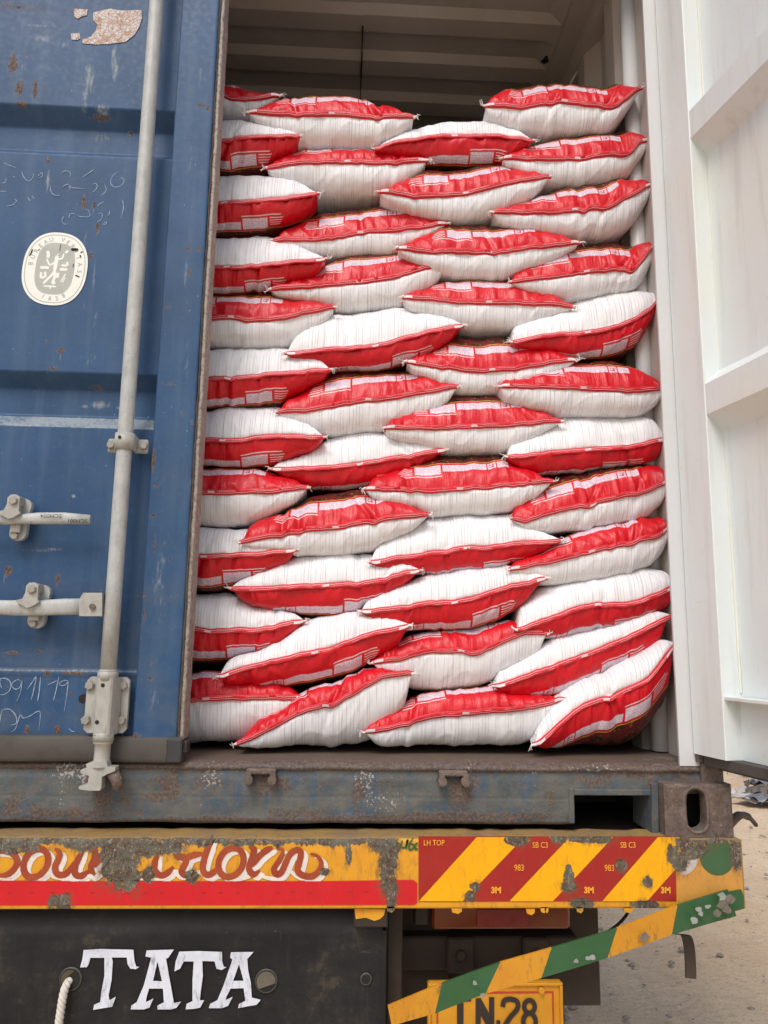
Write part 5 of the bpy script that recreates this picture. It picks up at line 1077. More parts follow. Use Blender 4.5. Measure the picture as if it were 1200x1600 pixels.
# ---------------------------------------------------------------- sacks
SACKS=[
(1,'R',0.25,[(-0.2816,3.1622,0,0),(-0.2705,3.1642,0.0112,0.0078),(-0.2545,3.1671,0.0289,0.0205),(-0.234,3.1712,0.0505,0.0364),(-0.2093,3.1762,0.0649,0.0484),(-0.181,3.182,0.0664,0.0513),(-0.1499,3.1882,0.064,0.0524),(-0.1168,3.194,0.0608,0.0524),(-0.0826,3.1987,0.06,0.0513),(-0.0482,3.2017,0.0651,0.0494),(-0.014,3.1914,0.0951,0.0409),(0.0175,3.194,0.0675,0.0393),(0.0463,3.1979,0.0484,0.0362),(0.0715,3.2018,0.0361,0.0256),(0.0925,3.2057,0.0211,0.0152),(0.1089,3.2088,0.0086,0.0063),(0.1203,3.211,0,0)]),
(1,'W',0.15,[(-0.2685,2.9762,0,0),(-0.2558,2.9772,0.0175,0.0123),(-0.2374,2.9787,0.0459,0.0319),(-0.2138,2.9805,0.0791,0.0514),(-0.1854,2.9827,0.1003,0.0563),(-0.1529,2.9852,0.1045,0.0579),(-0.1171,2.988,0.1075,0.0593),(-0.0792,2.9913,0.1085,0.0607),(-0.04,2.995,0.107,0.0619),(-0.0008,3.0003,0.1001,0.0635),(0.0373,3.0074,0.0863,0.0653),(0.0734,3.0128,0.0726,0.0654),(0.1064,3.0154,0.0586,0.0568),(0.1354,3.0173,0.0442,0.0461),(0.1595,3.0189,0.0268,0.0361),(0.1784,3.0201,0.0112,0.0232),(0.1915,3.021,0,0)]),
(1,'W',0.15,[(-0.2473,2.7926,0,0),(-0.2336,2.7937,0.0316,0.0155),(-0.214,2.7953,0.0831,0.0396),(-0.1887,2.7973,0.135,0.056),(-0.1583,2.7997,0.135,0.0576),(-0.1235,2.8026,0.135,0.0591),(-0.0852,2.8056,0.135,0.0603),(-0.0445,2.8089,0.135,0.0614),(-0.0025,2.8121,0.135,0.0621),(0.0396,2.8156,0.135,0.0625),(0.0806,2.8209,0.135,0.0623),(0.1192,2.8268,0.1211,0.0572),(0.1545,2.8329,0.0976,0.0505),(0.1854,2.839,0.071,0.0415),(0.2113,2.8443,0.043,0.0327),(0.2314,2.8484,0.0163,0.0204),(0.2454,2.8511,0,0)]),
(1,'W',0.15,[(-0.2433,2.6153,0,0),(-0.229,2.6162,0.0275,0.0136),(-0.2085,2.6174,0.0723,0.035),(-0.1821,2.6191,0.1201,0.052),(-0.1504,2.6211,0.135,0.0535),(-0.114,2.6234,0.135,0.0544),(-0.0741,2.6256,0.135,0.0551),(-0.0315,2.6277,0.135,0.0554),(0.0124,2.6295,0.135,0.0554),(0.0564,2.6313,0.135,0.0551),(0.0991,2.6372,0.1346,0.0572),(0.1394,2.6437,0.1141,0.056),(0.1763,2.649,0.0891,0.0477),(0.2086,2.6535,0.0629,0.0406),(0.2356,2.6572,0.0366,0.0327),(0.2567,2.6601,0.0149,0.0201),(0.2714,2.6622,0,0)]),
(1,'R',0.16,[(-0.236,2.4722,0,0),(-0.2212,2.4728,0.0229,0.0159),(-0.2,2.4736,0.0599,0.0408),(-0.1726,2.4746,0.0978,0.0583),(-0.1397,2.4758,0.1108,0.058),(-0.102,2.4772,0.1146,0.0567),(-0.0606,2.4788,0.1171,0.0553),(-0.0166,2.4807,0.1175,0.0569),(0.0288,2.4853,0.1135,0.062),(0.0747,2.4782,0.1268,0.0559),(0.1191,2.4793,0.1209,0.0552),(0.1608,2.4881,0.0982,0.0597),(0.1987,2.498,0.0762,0.0594),(0.2321,2.5069,0.0561,0.0476),(0.26,2.5144,0.0376,0.0363),(0.2817,2.5203,0.0187,0.021),(0.2969,2.5244,0,0)]),
(1,'W',0.15,[(-0.2299,2.3085,0,0),(-0.2155,2.3092,0.0202,0.0156),(-0.1947,2.3102,0.0532,0.0399),(-0.1679,2.3114,0.0896,0.058),(-0.1357,2.3129,0.1066,0.0601),(-0.0989,2.3146,0.1079,0.0619),(-0.0584,2.3167,0.1083,0.0632),(-0.0154,2.3193,0.1086,0.0642),(0.029,2.3231,0.1093,0.0658),(0.0734,2.3279,0.1058,0.0677),(0.1167,2.3327,0.1006,0.0693),(0.1577,2.3375,0.0945,0.07),(0.195,2.342,0.0833,0.0525),(0.2278,2.3459,0.0659,0.0393),(0.2552,2.3491,0.0459,0.0285),(0.2766,2.3517,0.0221,0.0181),(0.2915,2.3534,0,0)]),
(1,'W',0.15,[(-0.2262,2.1433,0,0),(-0.2122,2.1444,0.0201,0.0132),(-0.1921,2.1462,0.0528,0.0342),(-0.1662,2.1486,0.0867,0.0537),(-0.1351,2.1516,0.0976,0.0581),(-0.0994,2.1547,0.0978,0.0601),(-0.0602,2.1575,0.0976,0.0617),(-0.0184,2.159,0.1005,0.0625),(0.025,2.1566,0.114,0.0616),(0.0682,2.1586,0.1133,0.0644),(0.11,2.168,0.1025,0.0717),(0.1497,2.1718,0.0981,0.0712),(0.1861,2.1734,0.0864,0.0594),(0.218,2.1735,0.0595,0.0463),(0.2447,2.1732,0.0369,0.0359),(0.2654,2.1729,0.0157,0.0216),(0.2799,2.1728,0,0)]),
(1,'R',0.15,[(-0.232,2.0035,0,0),(-0.2188,2.004,0.0147,0.013),(-0.1999,2.0048,0.0385,0.034),(-0.1756,2.0059,0.0645,0.0566),(-0.1463,2.0073,0.0767,0.0666),(-0.1128,2.0087,0.0803,0.069),(-0.076,2.0102,0.0828,0.0707),(-0.0369,2.0115,0.0842,0.0715),(0.0036,2.0125,0.0844,0.0716),(0.0441,2.0135,0.0845,0.0717),(0.0835,2.0147,0.0844,0.0719),(0.1207,2.0172,0.0781,0.0655),(0.1546,2.0202,0.0649,0.0504),(0.1843,2.0234,0.0507,0.0393),(0.2091,2.0275,0.0329,0.03),(0.2284,2.0309,0.0153,0.0157),(0.2419,2.0332,0,0)]),
(1,'W',0.14,[(-0.2259,1.8536,0,0),(-0.2135,1.8539,0.0125,0.0128),(-0.1957,1.8544,0.0329,0.0333),(-0.1727,1.855,0.057,0.0571),(-0.1451,1.8557,0.0736,0.0738),(-0.1136,1.8565,0.0763,0.0775),(-0.0789,1.8574,0.0781,0.08),(-0.042,1.8586,0.0788,0.082),(-0.004,1.861,0.0774,0.0849),(0.034,1.8644,0.0742,0.0855),(0.0711,1.8668,0.0718,0.0776),(0.1061,1.869,0.0675,0.0648),(0.138,1.8715,0.0531,0.051),(0.166,1.8743,0.0381,0.0417),(0.1894,1.8769,0.0232,0.0328),(0.2076,1.8789,0.0098,0.0202),(0.2203,1.8802,0,0)]),
(1,'W',0.15,[(-0.2161,1.6806,0,0),(-0.2033,1.681,0.0141,0.0151),(-0.185,1.6817,0.0371,0.0395),(-0.1613,1.6825,0.0638,0.0672),(-0.1329,1.6836,0.0799,0.0848),(-0.1003,1.6848,0.0818,0.0887),(-0.0646,1.6858,0.0831,0.0915),(-0.0265,1.6864,0.0839,0.092),(0.0132,1.6796,0.0911,0.0828),(0.0525,1.6811,0.0897,0.0794),(0.0908,1.6834,0.0753,0.0702),(0.1268,1.6861,0.0596,0.0607),(0.1597,1.6914,0.0482,0.0557),(0.1885,1.6966,0.0356,0.0483),(0.2125,1.7009,0.0231,0.0366),(0.2313,1.7042,0.0107,0.0209),(0.2444,1.7065,0,0)]),
(1,'R',0.14,[(-0.2155,1.5079,0,0),(-0.2024,1.5081,0.0087,0.0246),(-0.1835,1.5083,0.0225,0.0641),(-0.1592,1.5085,0.0388,0.0967),(-0.13,1.5088,0.0536,0.1024),(-0.0967,1.5092,0.0616,0.1031),(-0.0599,1.5096,0.0676,0.1036),(-0.0209,1.5101,0.0697,0.1038),(0.0193,1.5113,0.0681,0.1047),(0.0596,1.513,0.0649,0.1061),(0.0989,1.5143,0.0576,0.1061),(0.136,1.5146,0.0486,0.1012),(0.1699,1.5147,0.0407,0.0919),(0.1996,1.5147,0.0323,0.071),(0.2244,1.5146,0.0228,0.0426),(0.2437,1.5146,0.0098,0.0174),(0.2572,1.5146,0,0)]),
(2,'R',0.15,[(0.0514,3.078,0,0),(0.0641,3.0773,0.0191,0.0125),(0.0822,3.076,0.0444,0.0224),(0.1056,3.0744,0.0697,0.0314),(0.1336,3.0732,0.0933,0.045),(0.1656,3.0743,0.1076,0.0568),(0.2007,3.0761,0.1124,0.0618),(0.2381,3.0781,0.1152,0.0618),(0.2766,3.0802,0.1143,0.0617),(0.3152,3.0811,0.111,0.0609),(0.3528,3.0806,0.108,0.0592),(0.3883,3.0805,0.0978,0.0577),(0.4207,3.082,0.0809,0.0518),(0.4491,3.0841,0.0607,0.0416),(0.4728,3.0859,0.0367,0.0295),(0.4912,3.0874,0.0156,0.0145),(0.5041,3.0883,0,0)]),
(2,'R',0.17,[(0.1062,2.9261,0,0),(0.1183,2.9283,0.0288,0.0164),(0.1356,2.9314,0.0532,0.0258),(0.1579,2.9369,0.0642,0.0344),(0.1848,2.942,0.0766,0.0443),(0.2156,2.9456,0.0796,0.0544),(0.2495,2.9491,0.0791,0.0639),(0.2855,2.9521,0.0789,0.0705),(0.3227,2.9541,0.0794,0.0705),(0.3601,2.9551,0.0801,0.0695),(0.3964,2.956,0.0742,0.0682),(0.4307,2.9578,0.0645,0.0665),(0.4619,2.9604,0.0534,0.0581),(0.4894,2.963,0.0411,0.0468),(0.5123,2.9663,0.0253,0.0338),(0.5301,2.9691,0.0103,0.0181),(0.5425,2.9709,0,0)]),
(2,'R',0.18,[(0.129,2.7188,0,0),(0.1421,2.7195,0.0248,0.0035),(0.1609,2.7206,0.0535,0.0084),(0.185,2.722,0.0795,0.0141),(0.214,2.7238,0.1162,0.0204),(0.2472,2.7263,0.135,0.0275),(0.2837,2.7305,0.135,0.0356),(0.3224,2.7393,0.135,0.0445),(0.3623,2.7513,0.135,0.0505),(0.4025,2.7571,0.135,0.0521),(0.4416,2.7609,0.135,0.0512),(0.4786,2.7657,0.1296,0.0444),(0.5123,2.7718,0.1006,0.036),(0.5419,2.7781,0.0716,0.0275),(0.5667,2.7835,0.0432,0.0174),(0.5859,2.7877,0.0185,0.0076),(0.5994,2.7904,0,0)]),
(2,'R',0.17,[(0.1305,2.5716,0,0),(0.1435,2.5734,0.0107,0.0074),(0.1621,2.576,0.0261,0.0136),(0.186,2.5794,0.0417,0.0187),(0.2149,2.5832,0.054,0.0247),(0.2478,2.5868,0.0713,0.0345),(0.2841,2.5902,0.1066,0.0464),(0.3227,2.5944,0.1254,0.0573),(0.3626,2.6001,0.1302,0.0596),(0.4025,2.6071,0.127,0.062),(0.4413,2.6163,0.1155,0.0651),(0.478,2.6271,0.0998,0.0681),(0.5115,2.6374,0.0773,0.0633),(0.541,2.6469,0.0544,0.0538),(0.5656,2.6551,0.0311,0.0415),(0.5848,2.6616,0.0124,0.0221),(0.5982,2.666,0,0)]),
(2,'W',0.15,[(0.1791,2.3933,0,0),(0.1918,2.3954,0.0446,0.0114),(0.2102,2.3984,0.0806,0.0184),(0.2338,2.4023,0.1052,0.0243),(0.2621,2.4068,0.1211,0.0335),(0.2946,2.4114,0.1343,0.0454),(0.3304,2.4155,0.135,0.049),(0.3684,2.4199,0.135,0.0508),(0.4076,2.4256,0.135,0.0531),(0.4469,2.4356,0.135,0.0559),(0.4852,2.4489,0.1195,0.0576),(0.5214,2.4603,0.0945,0.0562),(0.5546,2.4686,0.0724,0.0491),(0.5836,2.4752,0.0517,0.0396),(0.6079,2.4806,0.0314,0.0262),(0.6269,2.4848,0.0135,0.0119),(0.6401,2.4879,0,0)]),
(2,'R',0.16,[(0.1628,2.2318,0,0),(0.1756,2.2325,0.0381,0.0088),(0.194,2.2335,0.0563,0.0176),(0.2177,2.235,0.0729,0.0265),(0.2461,2.2383,0.0995,0.0405),(0.2786,2.2445,0.1177,0.0539),(0.3143,2.2527,0.1269,0.0638),(0.3523,2.2609,0.1243,0.0681),(0.3915,2.268,0.12,0.0696),(0.4309,2.2749,0.114,0.0698),(0.4693,2.282,0.1039,0.0677),(0.5056,2.2889,0.0899,0.064),(0.5387,2.2957,0.0738,0.0586),(0.5678,2.3023,0.0526,0.0503),(0.5921,2.308,0.0311,0.0385),(0.611,2.3124,0.0131,0.0215),(0.6242,2.3155,0,0)]),
(2,'W',0.17,[(0.1527,2.0901,0,0),(0.165,2.091,0.0152,0.0111),(0.1828,2.0921,0.0267,0.0236),(0.2057,2.0936,0.0337,0.035),(0.2333,2.0954,0.0433,0.0441),(0.2647,2.0977,0.0697,0.0506),(0.2994,2.1005,0.0903,0.0564),(0.3362,2.104,0.1012,0.0595),(0.3741,2.1085,0.1003,0.0576),(0.4121,2.1155,0.0945,0.0552),(0.4491,2.1251,0.0821,0.0521),(0.4841,2.1328,0.0681,0.0462),(0.5161,2.1391,0.0534,0.0387),(0.5442,2.1445,0.037,0.0302),(0.5677,2.1489,0.0216,0.0204),(0.5859,2.1524,0.009,0.0091),(0.5987,2.1548,0,0)]),
(2,'R',0.13,[(0.0875,1.8873,0,0),(0.1002,1.8904,0.0408,0.0075),(0.1184,1.8951,0.0521,0.0169),(0.1419,1.901,0.0613,0.0258),(0.1702,1.9074,0.0684,0.0345),(0.2027,1.9134,0.0798,0.0447),(0.2384,1.9191,0.1004,0.0543),(0.2765,1.9241,0.1093,0.0585),(0.3158,1.9287,0.1129,0.0607),(0.3552,1.9353,0.1107,0.064),(0.3935,1.9438,0.1029,0.0643),(0.4298,1.9504,0.0846,0.0566),(0.4629,1.9556,0.0654,0.0468),(0.492,1.9599,0.0453,0.0358),(0.5163,1.9634,0.0269,0.023),(0.5353,1.9662,0.0113,0.0101),(0.5485,1.9682,0,0)]),
(2,'W',0.14,[(0.0677,1.7824,0,0),(0.0804,1.783,0.0132,0.0194),(0.0988,1.7837,0.0239,0.0352),(0.1225,1.7847,0.0327,0.0449),(0.1509,1.7858,0.0441,0.0517),(0.1834,1.7872,0.0645,0.0581),(0.2191,1.7889,0.0759,0.0678),(0.2571,1.7909,0.081,0.0779),(0.2963,1.7932,0.0829,0.0784),(0.3356,1.7961,0.0834,0.0772),(0.3738,1.8006,0.0812,0.0711),(0.4098,1.8075,0.0741,0.0604),(0.4428,1.8144,0.0588,0.0484),(0.4717,1.8212,0.0417,0.0383),(0.4959,1.8273,0.0231,0.0278),(0.5147,1.8321,0.0087,0.0146),(0.5278,1.8354,0,0)]),
(2,'W',0.12,[(0.052,1.5714,0,0),(0.0643,1.5755,0.0237,0.0228),(0.0819,1.5816,0.0315,0.0335),(0.1047,1.5893,0.0318,0.044),(0.1321,1.5984,0.0311,0.0534),(0.1636,1.6078,0.0361,0.0622),(0.1983,1.6174,0.0458,0.0707),(0.2353,1.6265,0.0673,0.0783),(0.2735,1.6337,0.0787,0.0805),(0.3119,1.6413,0.0791,0.0792),(0.3492,1.656,0.0697,0.0831),(0.3844,1.6696,0.0586,0.0824),(0.4168,1.6786,0.0451,0.0749),(0.4452,1.6856,0.032,0.0647),(0.4689,1.6913,0.0201,0.0496),(0.4874,1.6957,0.0089,0.0288),(0.5003,1.6989,0,0)]),
(2,'R',0.11,[(0.1029,1.4119,0,0),(0.114,1.4172,0.0136,0.0089),(0.1299,1.4249,0.0261,0.0173),(0.1505,1.4347,0.033,0.028),(0.1752,1.4466,0.0337,0.0407),(0.2035,1.4605,0.0333,0.0553),(0.2348,1.4764,0.0436,0.0716),(0.2681,1.491,0.0526,0.0858),(0.3027,1.5017,0.0536,0.0955),(0.3375,1.5133,0.0517,0.1055),(0.3712,1.5306,0.0468,0.1207),(0.4031,1.5478,0.0412,0.1346),(0.4324,1.5636,0.0266,0.1333),(0.4581,1.5719,0.0163,0.114),(0.4797,1.5754,0.011,0.0947),(0.4965,1.5775,0.0064,0.0697),(0.5083,1.5791,0,0)]),
(3,'W',0.16,[(0.3994,2.9979,0,0),(0.4115,3.0026,0.0082,0.0079),(0.429,3.0098,0.0185,0.0172),(0.4516,3.0187,0.0318,0.0264),(0.4787,3.0268,0.0456,0.0337),(0.5098,3.0337,0.0546,0.0415),(0.544,3.04,0.0609,0.0555),(0.5804,3.0463,0.0652,0.0648),(0.618,3.0507,0.0728,0.0676),(0.6557,3.0538,0.0733,0.0683),(0.6923,3.0561,0.0728,0.0675),(0.7269,3.0564,0.0754,0.0648),(0.7585,3.0556,0.0627,0.0597),(0.7861,3.0533,0.0445,0.0458),(0.8092,3.0501,0.0311,0.0292),(0.8271,3.0475,0.0166,0.0126),(0.8396,3.0459,0,0)]),
(3,'R',0.15,[(0.4152,2.8572,0,0),(0.4282,2.8557,0.0169,0.0107),(0.4468,2.853,0.0418,0.0171),(0.4708,2.8496,0.071,0.0212),(0.4995,2.8469,0.101,0.026),(0.5323,2.8475,0.1333,0.035),(0.5684,2.8492,0.135,0.0442),(0.6068,2.8528,0.135,0.0525),(0.6464,2.8603,0.135,0.0586),(0.6861,2.8725,0.134,0.0629),(0.7249,2.8847,0.1168,0.0656),(0.7615,2.8957,0.0989,0.0614),(0.795,2.905,0.0773,0.0524),(0.8244,2.9122,0.057,0.042),(0.849,2.9179,0.0369,0.0285),(0.8681,2.9223,0.0166,0.0134),(0.8814,2.9255,0,0)]),
(3,'R',0.15,[(0.4659,2.6944,0,0),(0.4796,2.6928,0.0197,0.0095),(0.4993,2.6901,0.0475,0.0177),(0.5246,2.6872,0.0763,0.0246),(0.5549,2.6868,0.102,0.0321),(0.5896,2.6876,0.129,0.0423),(0.6278,2.6887,0.135,0.0517),(0.6683,2.6901,0.135,0.0534),(0.7102,2.6919,0.135,0.0544),(0.7522,2.6969,0.135,0.0567),(0.7931,2.7039,0.126,0.0523),(0.8318,2.7105,0.1078,0.0429),(0.8671,2.7163,0.0842,0.0339),(0.8982,2.7217,0.0612,0.0248),(0.9241,2.7263,0.0375,0.0157),(0.9443,2.7298,0.0159,0.0067),(0.9583,2.7323,0,0)]),
(3,'R',0.16,[(0.4836,2.5588,0,0),(0.4963,2.5581,0.0304,0.0199),(0.5146,2.557,0.0406,0.0257),(0.5382,2.5556,0.0485,0.0312),(0.5664,2.5541,0.0726,0.0353),(0.5987,2.5523,0.0944,0.0404),(0.6342,2.5499,0.1055,0.0522),(0.6719,2.5484,0.1123,0.0604),(0.7108,2.5493,0.1129,0.06),(0.7498,2.5508,0.1115,0.0601),(0.7878,2.5523,0.0946,0.0561),(0.8236,2.5535,0.0688,0.0431),(0.8563,2.5534,0.0583,0.0323),(0.885,2.5525,0.0495,0.0234),(0.9089,2.5517,0.0365,0.0145),(0.9275,2.5511,0.0198,0.0063),(0.9405,2.5508,0,0)]),
(3,'R',0.16,[(0.4939,2.3798,0,0),(0.5064,2.3781,0.0233,0.0127),(0.5244,2.3756,0.0422,0.0196),(0.5475,2.3725,0.0596,0.0246),(0.5752,2.3691,0.0819,0.0353),(0.6069,2.3657,0.1179,0.0484),(0.6417,2.3619,0.135,0.0515),(0.6788,2.3598,0.135,0.051),(0.7169,2.3617,0.135,0.0509),(0.7553,2.3667,0.1338,0.0515),(0.7926,2.3722,0.119,0.047),(0.8279,2.3786,0.0981,0.0406),(0.8601,2.3846,0.076,0.0343),(0.8884,2.3895,0.0572,0.0265),(0.912,2.3935,0.0384,0.0174),(0.9304,2.3965,0.0194,0.008),(0.9432,2.3987,0,0)]),
(3,'R',0.15,[(0.4404,2.1944,0,0),(0.453,2.1948,0.0332,0.0155),(0.4712,2.1953,0.0456,0.0227),(0.4946,2.196,0.0581,0.0277),(0.5228,2.1968,0.0727,0.0315),(0.555,2.1978,0.0881,0.0399),(0.5904,2.1992,0.1043,0.052),(0.628,2.201,0.113,0.0571),(0.6668,2.2029,0.1179,0.0574),(0.7057,2.2057,0.1161,0.0579),(0.7436,2.209,0.1095,0.0583),(0.7794,2.2125,0.093,0.0506),(0.8121,2.216,0.0712,0.0361),(0.8408,2.2196,0.0522,0.0259),(0.8648,2.2227,0.0334,0.0162),(0.8835,2.2251,0.0154,0.007),(0.8965,2.2267,0,0)]),
(3,'R',0.14,[(0.392,2.0317,0,0),(0.4052,2.0315,0.0296,0.0141),(0.4241,2.0314,0.0458,0.0225),(0.4485,2.0311,0.0577,0.0278),(0.4777,2.0308,0.0742,0.0321),(0.5112,2.03,0.0924,0.0408),(0.548,2.0291,0.1061,0.0517),(0.5871,2.031,0.1116,0.0552),(0.6275,2.0355,0.1114,0.058),(0.668,2.0395,0.1089,0.0605),(0.7074,2.0436,0.1047,0.0612),(0.7447,2.0478,0.0991,0.0597),(0.7787,2.0519,0.075,0.0555),(0.8085,2.0558,0.0527,0.0444),(0.8335,2.0591,0.0333,0.0307),(0.8529,2.0617,0.0151,0.0141),(0.8665,2.0635,0,0)]),
(3,'W',0.14,[(0.408,1.8537,0,0),(0.4212,1.8563,0.0369,0.0165),(0.4401,1.8599,0.0521,0.0255),(0.4645,1.8647,0.0621,0.0325),(0.4938,1.8701,0.0718,0.0389),(0.5273,1.8763,0.0893,0.0472),(0.5643,1.8829,0.1,0.0553),(0.6036,1.8886,0.0991,0.058),(0.6442,1.893,0.0964,0.0574),(0.6849,1.8972,0.0929,0.0564),(0.7246,1.9017,0.089,0.0546),(0.762,1.9059,0.0829,0.051),(0.7962,1.9096,0.059,0.0441),(0.8263,1.9127,0.0396,0.035),(0.8513,1.9152,0.0225,0.0237),(0.8709,1.9172,0.0089,0.0098),(0.8845,1.9185,0,0)]),
(3,'W',0.13,[(0.3864,1.7314,0,0),(0.399,1.7329,0.0194,0.0204),(0.4171,1.735,0.03,0.032),(0.4404,1.7377,0.0398,0.0411),(0.4684,1.7415,0.0477,0.0508),(0.5004,1.7478,0.0583,0.0615),(0.5357,1.7548,0.0705,0.0708),(0.5733,1.758,0.0773,0.0745),(0.612,1.7587,0.0828,0.074),(0.6509,1.7652,0.0807,0.0782),(0.6888,1.7792,0.0702,0.0842),(0.7247,1.7918,0.0601,0.0841),(0.7575,1.8005,0.0515,0.0724),(0.7863,1.8077,0.0372,0.0557),(0.8104,1.8135,0.0218,0.0366),(0.8291,1.8181,0.0092,0.017),(0.8422,1.8214,0,0)]),
(3,'R',0.14,[(0.4187,1.6011,0,0),(0.4304,1.6033,0.0209,0.016),(0.4473,1.6063,0.0343,0.0298),(0.469,1.6103,0.0437,0.0453),(0.4951,1.6154,0.0518,0.0681),(0.525,1.6232,0.0555,0.0869),(0.5579,1.6301,0.0514,0.0954),(0.593,1.6311,0.0545,0.0964),(0.6291,1.6306,0.0613,0.0928),(0.6653,1.625,0.0729,0.0802),(0.7006,1.6393,0.0646,0.0829),(0.7341,1.6544,0.0548,0.0843),(0.7647,1.6673,0.0442,0.0815),(0.7916,1.6759,0.0231,0.0738),(0.8139,1.6778,0.014,0.0594),(0.8313,1.678,0.0069,0.04),(0.8434,1.6782,0,0)]),
(3,'R',0.12,[(0.4009,1.4409,0,0),(0.414,1.4434,0.0229,0.0159),(0.4329,1.4469,0.034,0.0319),(0.4572,1.4517,0.0409,0.0396),(0.4864,1.4585,0.0507,0.0478),(0.5199,1.4675,0.0566,0.058),(0.5568,1.4762,0.0574,0.0671),(0.5961,1.4815,0.0581,0.0723),(0.6366,1.4854,0.0592,0.076),(0.6773,1.4885,0.0596,0.0787),(0.7169,1.4912,0.0565,0.0809),(0.7543,1.4947,0.0414,0.0838),(0.7885,1.4992,0.0337,0.0876),(0.8186,1.5044,0.0266,0.0735),(0.8437,1.5109,0.019,0.0456),(0.8634,1.518,0.0095,0.0192),(0.8771,1.5228,0,0)]),
(4,'R',0.15,[(0.7067,3.1329,0,0),(0.7189,3.133,0.0387,0.0237),(0.7366,3.1331,0.0722,0.0325),(0.7593,3.1331,0.1021,0.0388),(0.7866,3.1335,0.1297,0.0433),(0.8178,3.1359,0.135,0.0485),(0.8522,3.1446,0.135,0.0591),(0.8889,3.1513,0.1322,0.0657),(0.9266,3.1566,0.1291,0.0669),(0.9643,3.1559,0.135,0.0639),(1.0008,3.1498,0.135,0.0571),(1.0353,3.1482,0.135,0.0518),(1.0669,3.1483,0.135,0.046),(1.0953,3.1681,0.1282,0.0359),(1.1193,3.1899,0.0778,0.0258),(1.138,3.2051,0.0351,0.013),(1.1511,3.2158,0,0)]),
(4,'R',0.16,[(0.7557,2.9805,0,0),(0.7673,2.9807,0.0237,0.012),(0.7839,2.9807,0.0427,0.0177),(0.8052,2.9808,0.0608,0.0279),(0.8309,2.981,0.0755,0.0399),(0.8603,2.9818,0.094,0.0517),(0.8926,2.9837,0.1186,0.0585),(0.9269,2.9864,0.135,0.0586),(0.9624,2.9897,0.135,0.0584),(0.9979,2.9936,0.135,0.0577),(1.0326,3.0001,0.135,0.0579),(1.0654,3.0055,0.135,0.057),(1.095,3.004,0.135,0.0506),(1.1217,3.0181,0.1302,0.048),(1.1447,3.0472,0.066,0.0458),(1.162,3.0554,0.0355,0.0253),(1.1741,3.061,0,0)]),
(4,'R',0.15,[(0.7253,2.8108,0,0),(0.7376,2.8111,0.0095,0.0149),(0.7553,2.8116,0.0233,0.0235),(0.7781,2.8122,0.0394,0.0292),(0.8055,2.813,0.0562,0.0327),(0.8368,2.814,0.0749,0.0357),(0.8713,2.8157,0.0947,0.0405),(0.908,2.8199,0.1116,0.0496),(0.9459,2.825,0.129,0.0571),(0.9838,2.8295,0.135,0.059),(1.0208,2.8349,0.135,0.0611),(1.056,2.8456,0.135,0.0661),(1.0886,2.8674,0.1126,0.0764),(1.1172,2.8849,0.0834,0.0697),(1.1411,2.8991,0.0562,0.0567),(1.1598,2.9103,0.0324,0.0367),(1.1728,2.9181,0,0)]),
(4,'R',0.16,[(0.7758,2.6143,0,0),(0.7871,2.6163,0.0431,0.0062),(0.8032,2.619,0.0624,0.0144),(0.8239,2.6226,0.0751,0.0236),(0.8489,2.6269,0.0834,0.0325),(0.8774,2.6319,0.1026,0.0412),(0.9088,2.6379,0.1241,0.0493),(0.9422,2.6446,0.135,0.0569),(0.9767,2.6504,0.135,0.0597),(1.0112,2.6556,0.135,0.0564),(1.0448,2.6602,0.135,0.053),(1.0765,2.6634,0.135,0.051),(1.105,2.6557,0.135,0.0417),(1.1315,2.6841,0.0943,0.0536),(1.154,2.715,0.0593,0.0548),(1.1716,2.7409,0.0266,0.0339),(1.184,2.7589,0,0)]),
(4,'W',0.15,[(0.7714,2.446,0,0),(0.7825,2.449,0.0495,0.0123),(0.7986,2.4536,0.0604,0.0207),(0.8193,2.4595,0.0687,0.027),(0.8441,2.4654,0.0743,0.0318),(0.8725,2.4696,0.0859,0.0387),(0.9037,2.4729,0.1003,0.0493),(0.9368,2.4761,0.1149,0.0569),(0.9711,2.4807,0.128,0.0617),(1.0055,2.4881,0.135,0.0666),(1.0391,2.498,0.135,0.0707),(1.071,2.5092,0.1304,0.0742),(1.1002,2.5222,0.1191,0.0741),(1.126,2.5373,0.1006,0.0708),(1.1478,2.5539,0.0744,0.0568),(1.1652,2.5767,0.0375,0.0379),(1.1775,2.5939,0,0)]),
(4,'R',0.14,[(0.7371,2.3123,0,0),(0.7492,2.3125,0.0278,0.0253),(0.7666,2.3128,0.0333,0.0339),(0.789,2.3132,0.038,0.0414),(0.8159,2.3137,0.046,0.047),(0.8467,2.3141,0.0571,0.0522),(0.8805,2.314,0.0723,0.0583),(0.9164,2.3133,0.0951,0.0603),(0.9535,2.3125,0.1033,0.0588),(0.9906,2.3117,0.1091,0.0568),(1.0267,2.3107,0.1136,0.0543),(1.0608,2.3106,0.1136,0.0521),(1.092,2.3118,0.1019,0.0507),(1.1194,2.3141,0.0854,0.05),(1.1423,2.3164,0.0667,0.0436),(1.1601,2.3182,0.0417,0.0318),(1.1725,2.3193,0,0)]),
(4,'W',0.15,[(0.7554,2.1336,0,0),(0.767,2.1353,0.0368,0.0169),(0.7837,2.1377,0.0506,0.0291),(0.8052,2.1409,0.0637,0.0413),(0.831,2.1444,0.0741,0.0498),(0.8605,2.148,0.0905,0.0527),(0.8929,2.1515,0.112,0.0525),(0.9274,2.1549,0.1165,0.0519),(0.963,2.1585,0.1173,0.0512),(0.9987,2.1619,0.1152,0.0501),(1.0334,2.1652,0.1124,0.0488),(1.0663,2.1691,0.1088,0.0481),(1.0963,2.1742,0.1034,0.0485),(1.1228,2.1804,0.096,0.0487),(1.1449,2.1861,0.0765,0.046),(1.1621,2.1905,0.0495,0.0379),(1.1741,2.1933,0,0)]),
